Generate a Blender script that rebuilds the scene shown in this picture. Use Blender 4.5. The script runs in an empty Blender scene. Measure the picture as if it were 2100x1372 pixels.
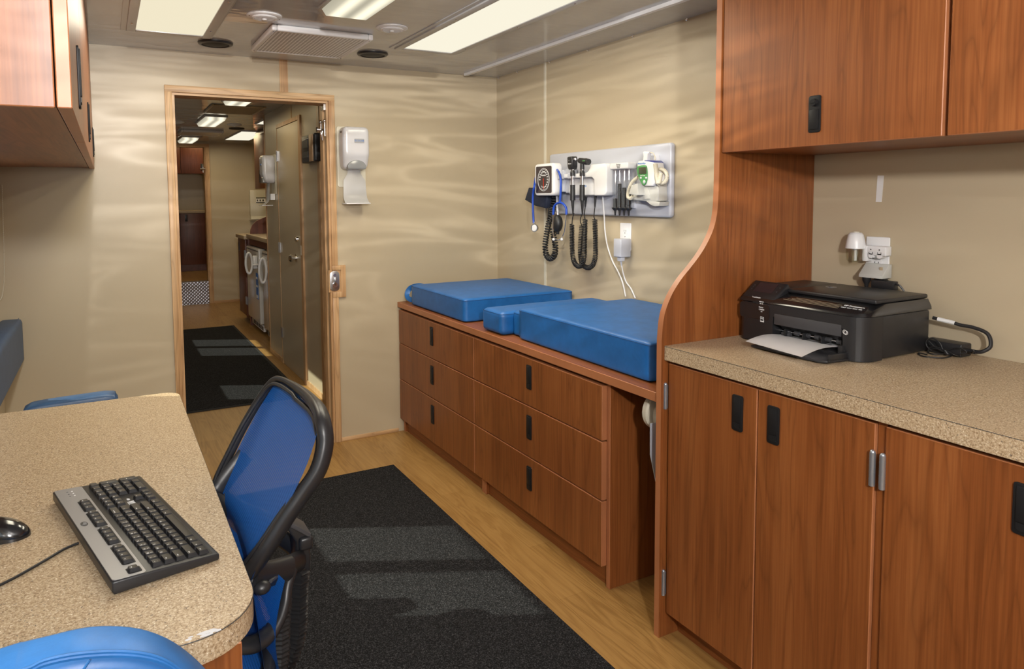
import bpy, bmesh, math, random
from mathutils import Vector, Matrix
random.seed(7)
C = bpy.context.scene.collection
PI = math.pi

# ---------------------------------------------------------------- camera
F_PX, CX, CY = 1440.156, 990.0441, 504.6589
def _cam_axes():
    y, p, r = [math.radians(a) for a in (28.1584, -4.0429, -0.4272)]
    f = Vector((math.sin(y)*math.cos(p), math.cos(y)*math.cos(p), math.sin(p)))
    rt = Vector((math.cos(y), -math.sin(y), 0)); up = rt.cross(f)
    return rt*math.cos(r)+up*math.sin(r), -rt*math.sin(r)+up*math.cos(r), f
CR, CU, CF = _cam_axes()
EYE = Vector((0, 0, 1.3654))
cam_d = bpy.data.cameras.new('camera'); cam = bpy.data.objects.new('camera', cam_d); C.objects.link(cam)
cam.matrix_world = Matrix(((CR.x, CU.x, -CF.x, EYE.x), (CR.y, CU.y, -CF.y, EYE.y), (CR.z, CU.z, -CF.z, EYE.z), (0, 0, 0, 1)))
cam_d.sensor_width = 36; cam_d.lens = F_PX*36/2100
cam_d.shift_x = (1050-CX)/2100; cam_d.shift_y = (CY-686)/2100
cam_d.clip_start = .02
bpy.context.scene.camera = cam

def at(u, v, x=None, y=None, z=None):
    """point of the room seen at (u, v), on the plane x=, y= or z="""
    d = CF + CR*((u-CX)/F_PX) - CU*((v-CY)/F_PX)
    if x is not None: t = (x-EYE.x)/d.x
    elif y is not None: t = (y-EYE.y)/d.y
    else: t = (z-EYE.z)/d.z
    return EYE + d*t

# ---------------------------------------------------------------- light
sc = bpy.context.scene
sc.view_settings.view_transform = 'Standard'; sc.view_settings.look = 'None'
sc.view_settings.gamma = 1; sc.view_settings.use_curve_mapping = False
sc.view_settings.exposure = 0.27
w = bpy.data.worlds.new('world'); sc.world = w; w.use_nodes = True
bg = w.node_tree.nodes['Background']; bg.inputs[0].default_value = (.75, .85, 1, 1); bg.inputs[1].default_value = 1.0
def light(name, kind, loc, energy, col=(1, 1, 1), aim=None, **k):
    l = bpy.data.lights.new(name, kind); l.energy = energy; l.color = col
    for a, b in k.items(): setattr(l, a, b)
    o = bpy.data.objects.new(name, l); o.location = loc; C.objects.link(o)
    if aim is not None: o.rotation_euler = Vector(aim).to_track_quat('-Z', 'Y').to_euler()
    return o
light('sun', 'SUN', (-3, 4, 4), 5.0, (1, .93, .80), aim=(1, -.5, -.85), angle=.009)
# the photographer's flash, above and behind the camera, and its spill up to the ceiling
light('camera_flash', 'AREA', (0.0, -0.8, 1.80), 40, (1, .97, .94), aim=(.45, .85, -.02), shape='DISK', size=.12)
light('flash_bounce', 'AREA', (0.45, -0.55, 1.55), 30, (1, .95, .89), aim=(.05, .25, 1), shape='DISK', size=.35)
# added spot imitating the flash off the rippled ceiling, streaks put into its beam
rip = light('added_ripple_spot', 'SPOT', (0.0, 0.15, 2.04), 300, (1, .97, .93), aim=(.55, .9, -.22), spot_size=2.2, spot_blend=.6, shadow_soft_size=.012)
rip.data.use_nodes = True
FIX = [((.27, 2.75), (.26, 1.2)), ((1.42, 2.6), (.24, 1.2)), ((.85, 2.4), (.16, .55)),
       ((1.45, 8.5), (.26, 1.2)), ((1.4, 6.5), (.2, 1.1)), ((.88, 5.4), (.15, .55)), ((.88, 6.9), (.15, .55)), ((.9, 9.2), (.15, .5)),
       ((1.3, 11), (.5, .5))]
for (lx, ly), (sx, sy) in FIX:
    e = 11 if sx > .2 else 4.5
    z = 2.045 if sx <= .2 else 2.07
    if lx < .5 and ly < 4: e = 8
    if ly > 4: e *= .42
    if ly > 10: z = 2.3; e = 4
    light('fixture_light', 'AREA', (lx, ly, z), e, (1, .91, .72) if ly < 4 else (1, .78, .43), aim=(0, 0, -1), shape='RECTANGLE', size=sx, size_y=sy)

# ---------------------------------------------------------------- materials
def _nt(name):
    m = bpy.data.materials.new(name); m.use_nodes = True
    nt = m.node_tree; b = nt.nodes['Principled BSDF']
    return m, nt, b
def _set(b, col, rough, metal=0, coat=0, spec=.5):
    b.inputs['Base Color'].default_value = (*col, 1); b.inputs['Roughness'].default_value = rough
    b.inputs['Metallic'].default_value = metal; b.inputs['Coat Weight'].default_value = coat
    b.inputs['Coat Roughness'].default_value = .15; b.inputs['Specular IOR Level'].default_value = spec
def N(nt, t, **k):
    n = nt.nodes.new(t)
    for a, b in k.items():
        if a in n.inputs.keys() if isinstance(a, str) and a[0].isupper() else False: n.inputs[a].default_value = b
        else: setattr(n, a, b)
    return n
def mapping(nt, scale, coord='Object', rot=(0, 0, 0)):
    tc = nt.nodes.new('ShaderNodeTexCoord'); mp = nt.nodes.new('ShaderNodeMapping')
    mp.inputs['Scale'].default_value = scale; mp.inputs['Rotation'].default_value = rot
    nt.links.new(tc.outputs[coord], mp.inputs[0]); return mp.outputs[0]
def noise(nt, vec, scale=1, detail=4, rough=.5, dist=0):
    n = nt.nodes.new('ShaderNodeTexNoise'); n.inputs['Scale'].default_value = scale; n.inputs['Detail'].default_value = detail
    n.inputs['Roughness'].default_value = rough; n.inputs['Distortion'].default_value = dist
    nt.links.new(vec, n.inputs['Vector']); return n.outputs['Fac']
def ramp(nt, fac, stops, interp='LINEAR'):
    r = nt.nodes.new('ShaderNodeValToRGB'); e = r.color_ramp.elements; r.color_ramp.interpolation = interp
    while len(e) < len(stops): e.new(.5)
    for i, (p, c) in enumerate(stops): e[i].position = p; e[i].color = (*c, 1)
    nt.links.new(fac, r.inputs[0]); return r.outputs[0]
def mixc(nt, fac, a, b, mode='MIX'):
    m = nt.nodes.new('ShaderNodeMix'); m.data_type = 'RGBA'; m.blend_type = mode
    if isinstance(fac, float): m.inputs[0].default_value = fac
    else: nt.links.new(fac, m.inputs[0])
    for i, s in ((6, a), (7, b)):
        if isinstance(s, tuple): m.inputs[i].default_value = (*s, 1)
        else: nt.links.new(s, m.inputs[i])
    return m.outputs[2]
def bump(nt, b, h, strength, dist=.01):
    n = nt.nodes.new('ShaderNodeBump'); n.inputs['Strength'].default_value = strength; n.inputs['Distance'].default_value = dist
    nt.links.new(h, n.inputs['Height']); nt.links.new(n.outputs[0], b.inputs['Normal']); return n
def math_(nt, op, a, b=None, c=None):
    m = nt.nodes.new('ShaderNodeMath'); m.operation = op
    for i, s in enumerate((a, b, c)):
        if s is None: continue
        if isinstance(s, (int, float)): m.inputs[i].default_value = s
        else: nt.links.new(s, m.inputs[i])
    return m.outputs[0]

def plain(name, col, rough=.5, metal=0, coat=0, bmp=0, bscale=200, spec=.5, var=0):
    m, nt, b = _nt(name); _set(b, col, rough, metal, coat, spec)
    v = mapping(nt, (1, 1, 1)); n = noise(nt, v, bscale, 3)
    if bmp: bump(nt, b, n, bmp, .002)
    if var:
        n2 = noise(nt, v, 6, 4)
        lo = tuple(c*(1-var) for c in col); hi = tuple(min(1, c*(1+var)) for c in col)
        nt.links.new(ramp(nt, n2, [(.3, lo), (.7, hi)]), b.inputs['Base Color'])
    return m
def wood(name, dark, mid, lite, axis=2, rough=.38, sc_=1.0, coat=.0, off=0, line=.36):
    m, nt, b = _nt(name); _set(b, mid, rough, 0, coat)
    s = [8*sc_, 8*sc_, 8*sc_]; s[axis] = .8*sc_
    v = mapping(nt, s)
    n = noise(nt, v, 1.2, 2, .5, .45)
    wv = math_(nt, 'ABSOLUTE', math_(nt, 'SUBTRACT', math_(nt, 'FRACT', math_(nt, 'MULTIPLY', n, 9.0)), .5))
    ln = ramp(nt, wv, [(.0, (1, 1, 1)), (.05, (.55, .55, .55)), (.22, (0, 0, 0))])
    s2 = [170*sc_]*3; s2[axis] = 3.5*sc_
    n2 = noise(nt, mapping(nt, s2), 1, 2, .6)
    s3 = [14*sc_]*3; s3[axis] = .6*sc_
    n3 = noise(nt, mapping(nt, s3), 1, 2, .5)
    f = math_(nt, 'ADD', math_(nt, 'MULTIPLY', n2, .5), math_(nt, 'MULTIPLY', n3, .5))
    c = ramp(nt, f, [(.36, dark), (.5, mid), (.64, lite)])
    sp = nt.nodes.new('ShaderNodeSeparateColor'); nt.links.new(ln, sp.inputs[0])
    c = mixc(nt, math_(nt, 'MULTIPLY', sp.outputs[0], line), c, tuple(x*.45 for x in dark))
    nt.links.new(c, b.inputs['Base Color'])
    bump(nt, b, n2, .05, .001)
    return m
def speckle(name):
    m, nt, b = _nt(name); _set(b, (.5, .4, .28), .42)
    v = mapping(nt, (1, 1, 1))
    a = noise(nt, v, 260, 4, .7, .3); c = noise(nt, v, 190, 3, .7, .4); d = noise(nt, v, 340, 2, .6)
    base = ramp(nt, a, [(.34, (.21, .13, .065)), (.46, (.40, .285, .17)), (.56, (.51, .395, .255)), (.68, (.66, .56, .41))])
    dk = ramp(nt, c, [(.34, (1, 1, 1)), (.37, (0, 0, 0))])
    col = mixc(nt, dk, base, (.12, .09, .065))
    lt = ramp(nt, d, [(.64, (0, 0, 0)), (.68, (1, 1, 1))])
    col = mixc(nt, lt, col, (.80, .72, .58))
    nt.links.new(col, b.inputs['Base Color']); bump(nt, b, a, .03, .001)
    return m
def planks(name):
    m, nt, b = _nt(name); _set(b, (.6, .4, .18), .36)
    v = mapping(nt, (1, 1, 1), rot=(0, 0, PI/2))
    br = nt.nodes.new('ShaderNodeTexBrick'); nt.links.new(v, br.inputs['Vector'])
    br.inputs['Scale'].default_value = 1; br.inputs['Brick Width'].default_value = .95; br.inputs['Row Height'].default_value = .10
    br.inputs['Mortar Size'].default_value = .0006; br.inputs['Mortar Smooth'].default_value = .2
    br.inputs['Color1'].default_value = (.30, .30, .30, 1); br.inputs['Color2'].default_value = (.75, .75, .75, 1)
    br.inputs['Mortar'].default_value = (.0, .0, .0, 1); br.offset = .37
    n = noise(nt, mapping(nt, (10, .9, 10)), 1.5, 3, .5, .7)
    wv = math_(nt, 'ABSOLUTE', math_(nt, 'SUBTRACT', math_(nt, 'FRACT', math_(nt, 'MULTIPLY', n, 8)), .5))
    n2 = noise(nt, mapping(nt, (180, 6, 180)), 1, 2)
    sep = nt.nodes.new('ShaderNodeSeparateColor'); nt.links.new(br.outputs[0], sep.inputs[0])
    f = math_(nt, 'ADD', math_(nt, 'ADD', math_(nt, 'MULTIPLY', wv, .45), math_(nt, 'MULTIPLY', n2, .30)), math_(nt, 'MULTIPLY', sep.outputs[0], .50))
    c = ramp(nt, f, [(.18, (.20, .095, .022)), (.5, (.345, .19, .058)), (.85, (.44, .26, .088))])
    nt.links.new(c, b.inputs['Base Color']); bump(nt, b, n2, .04, .001)
    return m

def _ripples():  # wavering bright streaks drawn into the added spot's emission
    nt = rip.data.node_tree; em = nt.nodes['Emission']
    tc = nt.nodes.new('ShaderNodeTexCoord'); vt = nt.nodes.new('ShaderNodeVectorTransform')
    vt.vector_type = 'VECTOR'; vt.convert_from = 'OBJECT'; vt.convert_to = 'WORLD'
    sp = nt.nodes.new('ShaderNodeSeparateXYZ'); nt.links.new(tc.outputs['Normal'], vt.inputs[0]); nt.links.new(vt.outputs[0], sp.inputs[0])
    az = math_(nt, 'ARCTAN2', sp.outputs[0], sp.outputs[1])
    hz = math_(nt, 'SQRT', math_(nt, 'ADD', math_(nt, 'MULTIPLY', sp.outputs[0], sp.outputs[0]), math_(nt, 'MULTIPLY', sp.outputs[1], sp.outputs[1])))
    el = math_(nt, 'ABSOLUTE', math_(nt, 'DIVIDE', sp.outputs[2], hz))
    el = math_(nt, 'POWER', el, .62)
    cb = nt.nodes.new('ShaderNodeCombineXYZ'); nt.links.new(math_(nt, 'MULTIPLY', az, 3.6), cb.inputs[0]); nt.links.new(math_(nt, 'MULTIPLY', el, 17), cb.inputs[1])
    n = noise(nt, cb.outputs[0], 1.0, 2.0, .5, 1.3)
    rg = math_(nt, 'ABSOLUTE', math_(nt, 'SUBTRACT', n, .5))
    k = math_(nt, 'POWER', math_(nt, 'SUBTRACT', 1.0, math_(nt, 'MULTIPLY', rg, 3.0)), 5.0)
    cb2 = nt.nodes.new('ShaderNodeCombineXYZ'); nt.links.new(math_(nt, 'MULTIPLY', az, 2.2), cb2.inputs[0]); nt.links.new(math_(nt, 'MULTIPLY', el, 2.5), cb2.inputs[1]); cb2.inputs[2].default_value = 4.7
    big = ramp(nt, noise(nt, cb2.outputs[0], 1.2, 2), [(.38, (.25, .25, .25)), (.60, (1, 1, 1))])
    fade = ramp(nt, el, [(.0, (1, 1, 1)), (.45, (.9, .9, .9)), (.78, (0, 0, 0))])
    st = math_(nt, 'MULTIPLY', math_(nt, 'MULTIPLY', math_(nt, 'MULTIPLY_ADD', k, 1.0, .06), big), fade)
    side = ramp(nt, az, [(.0, (.5, .5, .5)), (.38, (1, 1, 1)), (.80, (1, 1, 1)), (.98, (.12, .12, .12))])
    st = math_(nt, 'MULTIPLY', st, side)
    nt.links.new(st, em.inputs[1])
_ripples()
M = {}
M['wall'] = plain('wall_paint', (.49, .41, .285), .36, bmp=.02, bscale=500)
M['wood'] = wood('cherry_wood', (.185, .054, .0125), (.245, .076, .019), (.30, .102, .028))
M['wood_h'] = wood('cherry_wood_horizontal', (.185, .054, .0125), (.245, .076, .019), (.30, .102, .028), axis=1)
M['wood_x'] = wood('cherry_wood_across', (.185, .054, .0125), (.245, .076, .019), (.30, .102, .028), axis=0)
M['edge'] = plain('cherry_edge_band', (.40, .155, .065), .4, var=.08)
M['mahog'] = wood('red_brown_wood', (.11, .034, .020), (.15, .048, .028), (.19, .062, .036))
M['oak'] = wood('oak_trim', (.40, .22, .10), (.55, .34, .17), (.66, .45, .25), rough=.4)
M['oak_h'] = wood('oak_trim_across', (.40, .22, .10), (.55, .34, .17), (.66, .45, .25), axis=0, rough=.4)
M['lam'] = speckle('speckled_laminate')
M['floor'] = planks('oak_plank_floor')
M['blk'] = plain('black_plastic', (.018, .018, .02), .38, bmp=.02)
M['blkm'] = plain('matt_black', (.012, .012, .013), .6)
M['gry'] = plain('dark_grey_plastic', (.05, .05, .055), .45)
M['rub'] = plain('black_rubber', (.015, .015, .016), .45)
M['wht'] = plain('white_plastic', (.76, .76, .77), .32)
M['wht2'] = plain('ivory_plastic', (.64, .60, .49), .4)
M['pgry'] = plain('pale_grey_plastic', (.46, .475, .53), .32)
M['sgry'] = plain('silver_grey_plastic', (.58, .58, .61), .3, coat=.3)
M['lgry'] = plain('light_grey_plastic', (.52, .52, .49), .4)
M['chr'] = plain('chrome', (.75, .75, .77), .15, 1)
M['alu'] = plain('brushed_aluminium', (.60, .60, .62), .32, 1)
M['zinc'] = plain('zinc_hinge', (.42, .46, .52), .35, .8)
M['silv'] = plain('silver_paint', (.36, .36, .37), .36, .5)
M['pad'] = plain('handle_black', (.012, .012, .013), .5, spec=.3)
M['frm'] = plain('light_frame_aluminium', (.50, .50, .51), .35, .3)
M['paper'] = plain('white_paper', (.90, .90, .93), .7)
M['ink'] = plain('white_lettering', (.75, .75, .75), .5)
M['dink'] = plain('dark_lettering', (.05, .05, .05), .5)
M['bink'] = plain('blue_lettering', (.02, .17, .55), .4)
M['navy'] = plain('navy_nylon', (.012, .018, .04), .7, bmp=.1, bscale=600)
M['btube'] = plain('blue_tubing', (.01, .06, .42), .35)
M['green'] = plain('green_bezel', (.08, .30, .09), .4)
M['dblue'] = plain('dark_blue_plastic', (.02, .03, .22), .35)
M['lcd'] = plain('lcd_glass', (.07, .08, .05), .15)
M['scr'] = plain('black_screen', (.035, .025, .03), .08)
M['steel'] = plain('stainless_grille', (.75, .75, .75), .35)
M['wgloss'] = plain('white_enamel', (.62, .60, .56), .18, coat=.5)
M['tan'] = plain('tan_metal', (.45, .36, .24), .4)

def vinyl(name, col):
    m, nt, b = _nt(name); _set(b, col, .46, 0, .0, .7)
    v = mapping(nt, (1, 1, 1)); n = noise(nt, v, 18, 6, .65, .4); n2 = noise(nt, v, 420, 2)
    lo = tuple(c*.88 for c in col); hi = tuple(c*1.08 + .003 for c in col)
    nt.links.new(ramp(nt, n, [(.35, lo), (.65, hi)]), b.inputs['Base Color'])
    bump(nt, b, math_(nt, 'ADD', n, math_(nt, 'MULTIPLY', n2, .4)), .12, .002)
    return m
M['vinyl'] = vinyl('blue_vinyl', (.003, .115, .385))
M['vinyl2'] = vinyl('blue_vinyl_chair', (.016, .14, .42))
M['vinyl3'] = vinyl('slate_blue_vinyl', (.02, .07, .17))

def ceiling_mat():
    m, nt, b = _nt('glossy_ceiling_panel'); _set(b, (.455, .455, .46), .07, 0, 0, .5)
    b.inputs['IOR'].default_value = 1.7
    v = mapping(nt, (1.0, 2.6, 1)); n = noise(nt, v, 2.6, 2, .45, .6)
    v2 = mapping(nt, (1.5, 5, 1)); n2 = noise(nt, v2, 3.0, 1, .5, .3)
    bump(nt, b, math_(nt, 'ADD', n, math_(nt, 'MULTIPLY', n2, .35)), .13, .02)
    return m
M['ceil'] = ceiling_mat()

def rug_mat():
    m, nt, b = _nt('charcoal_rug'); _set(b, (.02, .02, .02), .95, spec=.1)
    v = mapping(nt, (1, 1, 1)); n = noise(nt, v, 280, 2, .6, .5); n2 = noise(nt, v, 420, 2)
    c = ramp(nt, n, [(.38, (.009, .009, .010)), (.54, (.024, .024, .026)), (.68, (.085, .085, .092))])
    nt.links.new(c, b.inputs['Base Color']); bump(nt, b, math_(nt, 'ADD', n, n2), .8, .004)
    return m
M['rug'] = rug_mat()
M['rugedge'] = plain('rug_border', (.012, .012, .013), .8)

def lens_mat(name, col, s, stripes=0, tubes=0):
    m = bpy.data.materials.new(name); m.use_nodes = True; nt = m.node_tree; nt.nodes.clear()
    o = nt.nodes.new('ShaderNodeOutputMaterial'); e = nt.nodes.new('ShaderNodeEmission'); nt.links.new(e.outputs[0], o.inputs[0])
    e.inputs[0].default_value = (*col, 1); e.inputs[1].default_value = s
    sp = nt.nodes.new('ShaderNodeSeparateXYZ'); nt.links.new(mapping(nt, (1, 1, 1)), sp.inputs[0])
    if stripes:
        k = math_(nt, 'SINE', math_(nt, 'MULTIPLY', sp.outputs[1], stripes))
        nt.links.new(math_(nt, 'MULTIPLY_ADD', k, .035*s, s), e.inputs[1])
    if tubes:
        k = math_(nt, 'ABSOLUTE', math_(nt, 'SINE', math_(nt, 'MULTIPLY', sp.outputs[0], tubes)))
        nt.links.new(math_(nt, 'MULTIPLY_ADD', math_(nt, 'POWER', k, 2), s*.8, s*.5), e.inputs[1])
    return m
M['lens'] = lens_mat('lit_diffuser', (1, .90, .66), .74, 900)
M['lens2'] = lens_mat('lit_prismatic_cover', (1, .92, .70), .80, 0, PI/.09)
M['lens3'] = lens_mat('lit_diffuser_right', (1, .94, .76), .80, 900)

def mesh_fabric():
    m, nt, b = _nt('blue_mesh_fabric'); _set(b, (.008, .12, .47), .5)
    uv = nt.nodes.new('ShaderNodeTexCoord'); sp = nt.nodes.new('ShaderNodeSeparateXYZ'); nt.links.new(uv.outputs['UV'], sp.inputs[0])
    def hole(o):
        f = math_(nt, 'FRACT', math_(nt, 'MULTIPLY', o, 1/.0042)); return math_(nt, 'LESS_THAN', math_(nt, 'ABSOLUTE', math_(nt, 'SUBTRACT', f, .5)), .155)
    h = math_(nt, 'MULTIPLY', hole(sp.outputs[0]), hole(sp.outputs[1]))
    tr = nt.nodes.new('ShaderNodeBsdfTransparent'); mx = nt.nodes.new('ShaderNodeMixShader')
    nt.links.new(h, mx.inputs[0]); nt.links.new(b.outputs[0], mx.inputs[1]); nt.links.new(tr.outputs[0], mx.inputs[2])
    nt.links.new(mx.outputs[0], nt.nodes['Material Output'].inputs[0])
    return m
M['net'] = mesh_fabric()
def clear(name, tint=(1, 1, 1), a=.75, rough=.05):
    m, nt, b = _nt(name); nt.nodes.remove(b)
    gl = nt.nodes.new('ShaderNodeBsdfGlossy'); gl.inputs['Roughness'].default_value = rough; gl.inputs['Color'].default_value = (.9, .9, .9, 1)
    tr = nt.nodes.new('ShaderNodeBsdfTransparent'); tr.inputs[0].default_value = (*tint, 1); mx = nt.nodes.new('ShaderNodeMixShader'); mx.inputs[0].default_value = a
    nt.links.new(gl.outputs[0], mx.inputs[1]); nt.links.new(tr.outputs[0], mx.inputs[2]); nt.links.new(mx.outputs[0], nt.nodes['Material Output'].inputs[0])
    return m
M['clear'] = clear('clear_plastic', (.93, .94, .96), .86)
M['glass'] = clear('window_glass', (.95, 1, .98), .92)
M['bottle'] = clear('clear_bottle', (.92, .93, .88), .88)
def diamond():
    m, nt, b = _nt('diamond_plate'); _set(b, (.52, .52, .56), .35, .9)
    v = mapping(nt, (1, 1, 1), rot=(0, PI/4, 0)); vo = nt.nodes.new('ShaderNodeTexVoronoi'); vo.inputs['Scale'].default_value = 34
    vo.inputs['Randomness'].default_value = 0; nt.links.new(v, vo.inputs['Vector'])
    c = ramp(nt, vo.outputs['Distance'], [(.25, (.85, .85, .9)), (.45, (.30, .30, .34))]); nt.links.new(c, b.inputs['Base Color'])
    bump(nt, b, vo.outputs['Distance'], .7, .01); return m
M['diamond'] = diamond()
def perf():
    m, nt, b = _nt('perforated_white_steel'); _set(b, (.72, .72, .74), .35)
    sp = nt.nodes.new('ShaderNodeSeparateXYZ'); nt.links.new(mapping(nt, (1, 1, 1)), sp.inputs[0])
    def q(o, s): return math_(nt, 'LESS_THAN', math_(nt, 'ABSOLUTE', math_(nt, 'SUBTRACT', math_(nt, 'FRACT', math_(nt, 'MULTIPLY', o, s)), .5)), .30)
    h = math_(nt, 'MULTIPLY', q(sp.outputs[0], 62), q(sp.outputs[1], 62))
    nt.links.new(mixc(nt, h, (.84, .84, .86), (.12, .11, .10)), b.inputs['Base Color']); return m
M['seam'] = plain('dark_blue_stitching', (.002, .045, .16), .6)
M['smoke'] = plain('smoky_grey_plastic', (.24, .25, .26), .2, coat=.4)
M['perf'] = perf()
M['tanperf'] = plain('tan_perforated_sheet', (.30, .22, .13), .5)
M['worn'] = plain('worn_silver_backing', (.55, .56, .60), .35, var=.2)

# ---------------------------------------------------------------- geometry helpers
def V(*a): return Vector(a)
def crom(pts, k=8, closed=False):
    P = [Vector(p) for p in pts]; n = len(P); out = []
    rng = range(n) if closed else range(n-1)
    for i in rng:
        a = P[(i-1) % n] if closed or i > 0 else P[i]*2-P[i+1]
        b, c = P[i], P[(i+1) % n]
        d = P[(i+2) % n] if closed or i < n-2 else c*2-b
        for j in range(k):
            t = j/k
            out.append(.5*((2*b)+(c-a)*t+(2*a-5*b+4*c-d)*t*t+(3*b-a-3*c+d)*t**3))
    if not closed: out.append(P[-1])
    return out
class G:
    def __init__(s): s.bm = bmesh.new()
    def _mi(s, n0, mi):
        if mi:
            s.bm.faces.ensure_lookup_table()
            for f in s.bm.faces[n0:]: f.material_index = mi
    def box(s, x0, x1, y0, y1, z0, z1, bev=0, seg=2, mi=0, mat=None):
        n0 = len(s.bm.faces)
        r = bmesh.ops.create_cube(s.bm, size=1)['verts']
        T = Matrix.Translation(((x0+x1)/2, (y0+y1)/2, (z0+z1)/2)) @ Matrix.Diagonal((abs(x1-x0), abs(y1-y0), abs(z1-z0), 1))
        bmesh.ops.transform(s.bm, matrix=T, verts=r)
        if bev:
            es = list({e for v in r for e in v.link_edges})
            res = bmesh.ops.bevel(s.bm, geom=es, offset=bev, segments=seg, profile=.5, affect='EDGES')
            r = list({v for f in res['faces'] for v in f.verts} | {v for v in r if v.is_valid})
        if mat is not None: bmesh.ops.transform(s.bm, matrix=mat, verts=r)
        s._mi(n0, mi); return s
    def poly(s, pts, axis, a, b, mi=0, bev=0, emi=None):
        """extrude the outline pts (the two other coordinates, in xyz order) from a to b along axis"""
        n0 = len(s.bm.faces)
        def mk(p, q):
            return {'x': (q, p[0], p[1]), 'y': (p[0], q, p[1]), 'z': (p[0], p[1], q)}[axis]
        A = [s.bm.verts.new(mk(p, a)) for p in pts]; B = [s.bm.verts.new(mk(p, b)) for p in pts]
        n = len(pts); f1 = s.bm.faces.new(A); f2 = s.bm.faces.new(B[::-1])
        for i in range(n): s.bm.faces.new((A[i], B[i], B[(i+1) % n], A[(i+1) % n]))
        bmesh.ops.recalc_face_normals(s.bm, faces=s.bm.faces[n0:])
        if bev:
            bmesh.ops.bevel(s.bm, geom=list(f1.edges)+list(f2.edges), offset=bev, segments=2, profile=.5, affect='EDGES')
        s._mi(n0, mi)
        if emi is not None:
            s.bm.faces.ensure_lookup_table(); k = 'xyz'.index(axis)
            for f in s.bm.faces[n0:]:
                if abs(f.normal[k]) < .5: f.material_index = emi
        return s
    def ring(s, c, ax, r, n, a, b):
        return [s.bm.verts.new(c + (a*math.cos(2*PI*i/n)+b*math.sin(2*PI*i/n))*r) for i in range(n)]
    def cyl(s, p, q, r0, r1=None, n=24, mi=0, caps=True):
        n0 = len(s.bm.faces); p, q = Vector(p), Vector(q); r1 = r0 if r1 is None else r1
        d = (q-p).normalized(); a = d.orthogonal().normalized(); b = d.cross(a)
        A = s.ring(p, d, r0, n, a, b); B = s.ring(q, d, r1, n, a, b)
        for i in range(n): s.bm.faces.new((A[i], A[(i+1) % n], B[(i+1) % n], B[i]))
        if caps: s.bm.faces.new(A[::-1]); s.bm.faces.new(B)
        s._mi(n0, mi); return s
    def lathe(s, prof, o, axis=(0, 0, 1), n=32, mi=0):
        n0 = len(s.bm.faces); o = Vector(o); d = Vector(axis).normalized(); a = d.orthogonal().normalized(); b = d.cross(a)
        R = []
        for r, h in prof:
            c = o+d*h
            R.append([s.bm.verts.new(c)] if r < 1e-6 else s.ring(c, d, r, n, a, b))
        for A, B in zip(R, R[1:]):
            for i in range(n):
                j = (i+1) % n
                if len(A) == 1 and len(B) == 1: continue
                if len(A) == 1: s.bm.faces.new((A[0], B[j], B[i]))
                elif len(B) == 1: s.bm.faces.new((A[i], A[j], B[0]))
                else: s.bm.faces.new((A[i], A[j], B[j], B[i]))
        s._mi(n0, mi); return s
    def tube(s, pts, r, n=8, closed=False, mi=0, flat=None, up=None):
        """sweep a circle (or an ellipse flat=(w,h)) along pts"""
        n0 = len(s.bm.faces); P = [Vector(p) for p in pts]; m = len(P); R = []
        T = []
        for i in range(m):
            if closed: t = P[(i+1) % m]-P[i-1]
            else: t = P[min(i+1, m-1)]-P[max(i-1, 0)]
            T.append(t.normalized())
        a = T[0].orthogonal().normalized() if up is None else (Vector(up)-T[0]*T[0].dot(Vector(up))).normalized()
        for i in range(m):
            if up is not None: a = (Vector(up)-T[i]*T[i].dot(Vector(up))).normalized()
            else: a = (a-T[i]*T[i].dot(a)).normalized()
            b = T[i].cross(a); rr = r[i] if isinstance(r, (list, tuple)) else r
            fw, fh = flat if flat else (1, 1)
            R.append([s.bm.verts.new(P[i]+(a*math.cos(2*PI*k/n)*fw+b*math.sin(2*PI*k/n)*fh)*rr) for k in range(n)])
        for i in range(m if closed else m-1):
            A, B = R[i], R[(i+1) % m]
            for k in range(n): s.bm.faces.new((A[k], A[(k+1) % n], B[(k+1) % n], B[k]))
        if not closed: s.bm.faces.new(R[0][::-1]); s.bm.faces.new(R[-1])
        s._mi(n0, mi); return s
    def sph(s, c, r, mi=0, n=20):
        n0 = len(s.bm.faces)
        v = bmesh.ops.create_uvsphere(s.bm, u_segments=n, v_segments=n//2+2, radius=1)['verts']
        rr = (r, r, r) if isinstance(r, (int, float)) else r
        bmesh.ops.transform(s.bm, matrix=Matrix.Translation(c) @ Matrix.Diagonal((*rr, 1)), verts=v)
        s._mi(n0, mi); return s
    def surf(s, fn, nu, nv, mi=0, closed_u=False):
        n0 = len(s.bm.faces); g = [[s.bm.verts.new(fn(i/(nu if closed_u else nu-1), j/(nv-1))) for j in range(nv)] for i in range(nu)]
        for i in range(nu if closed_u else nu-1):
            for j in range(nv-1): s.bm.faces.new((g[i][j], g[(i+1) % nu][j], g[(i+1) % nu][j+1], g[i][j+1]))
        s._mi(n0, mi); return g
    def xf(s, mat): bmesh.ops.transform(s.bm, matrix=mat, verts=s.bm.verts[:]); return s
    def join(s, me, mat, mi=0):
        m2 = me.copy(); m2.transform(mat); m2.materials.clear()
        for k in range(mi+1): m2.materials.append(None)
        m2.polygons.foreach_set('material_index', [mi]*len(m2.polygons))
        s.bm.from_mesh(m2); bpy.data.meshes.remove(m2); return s

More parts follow.
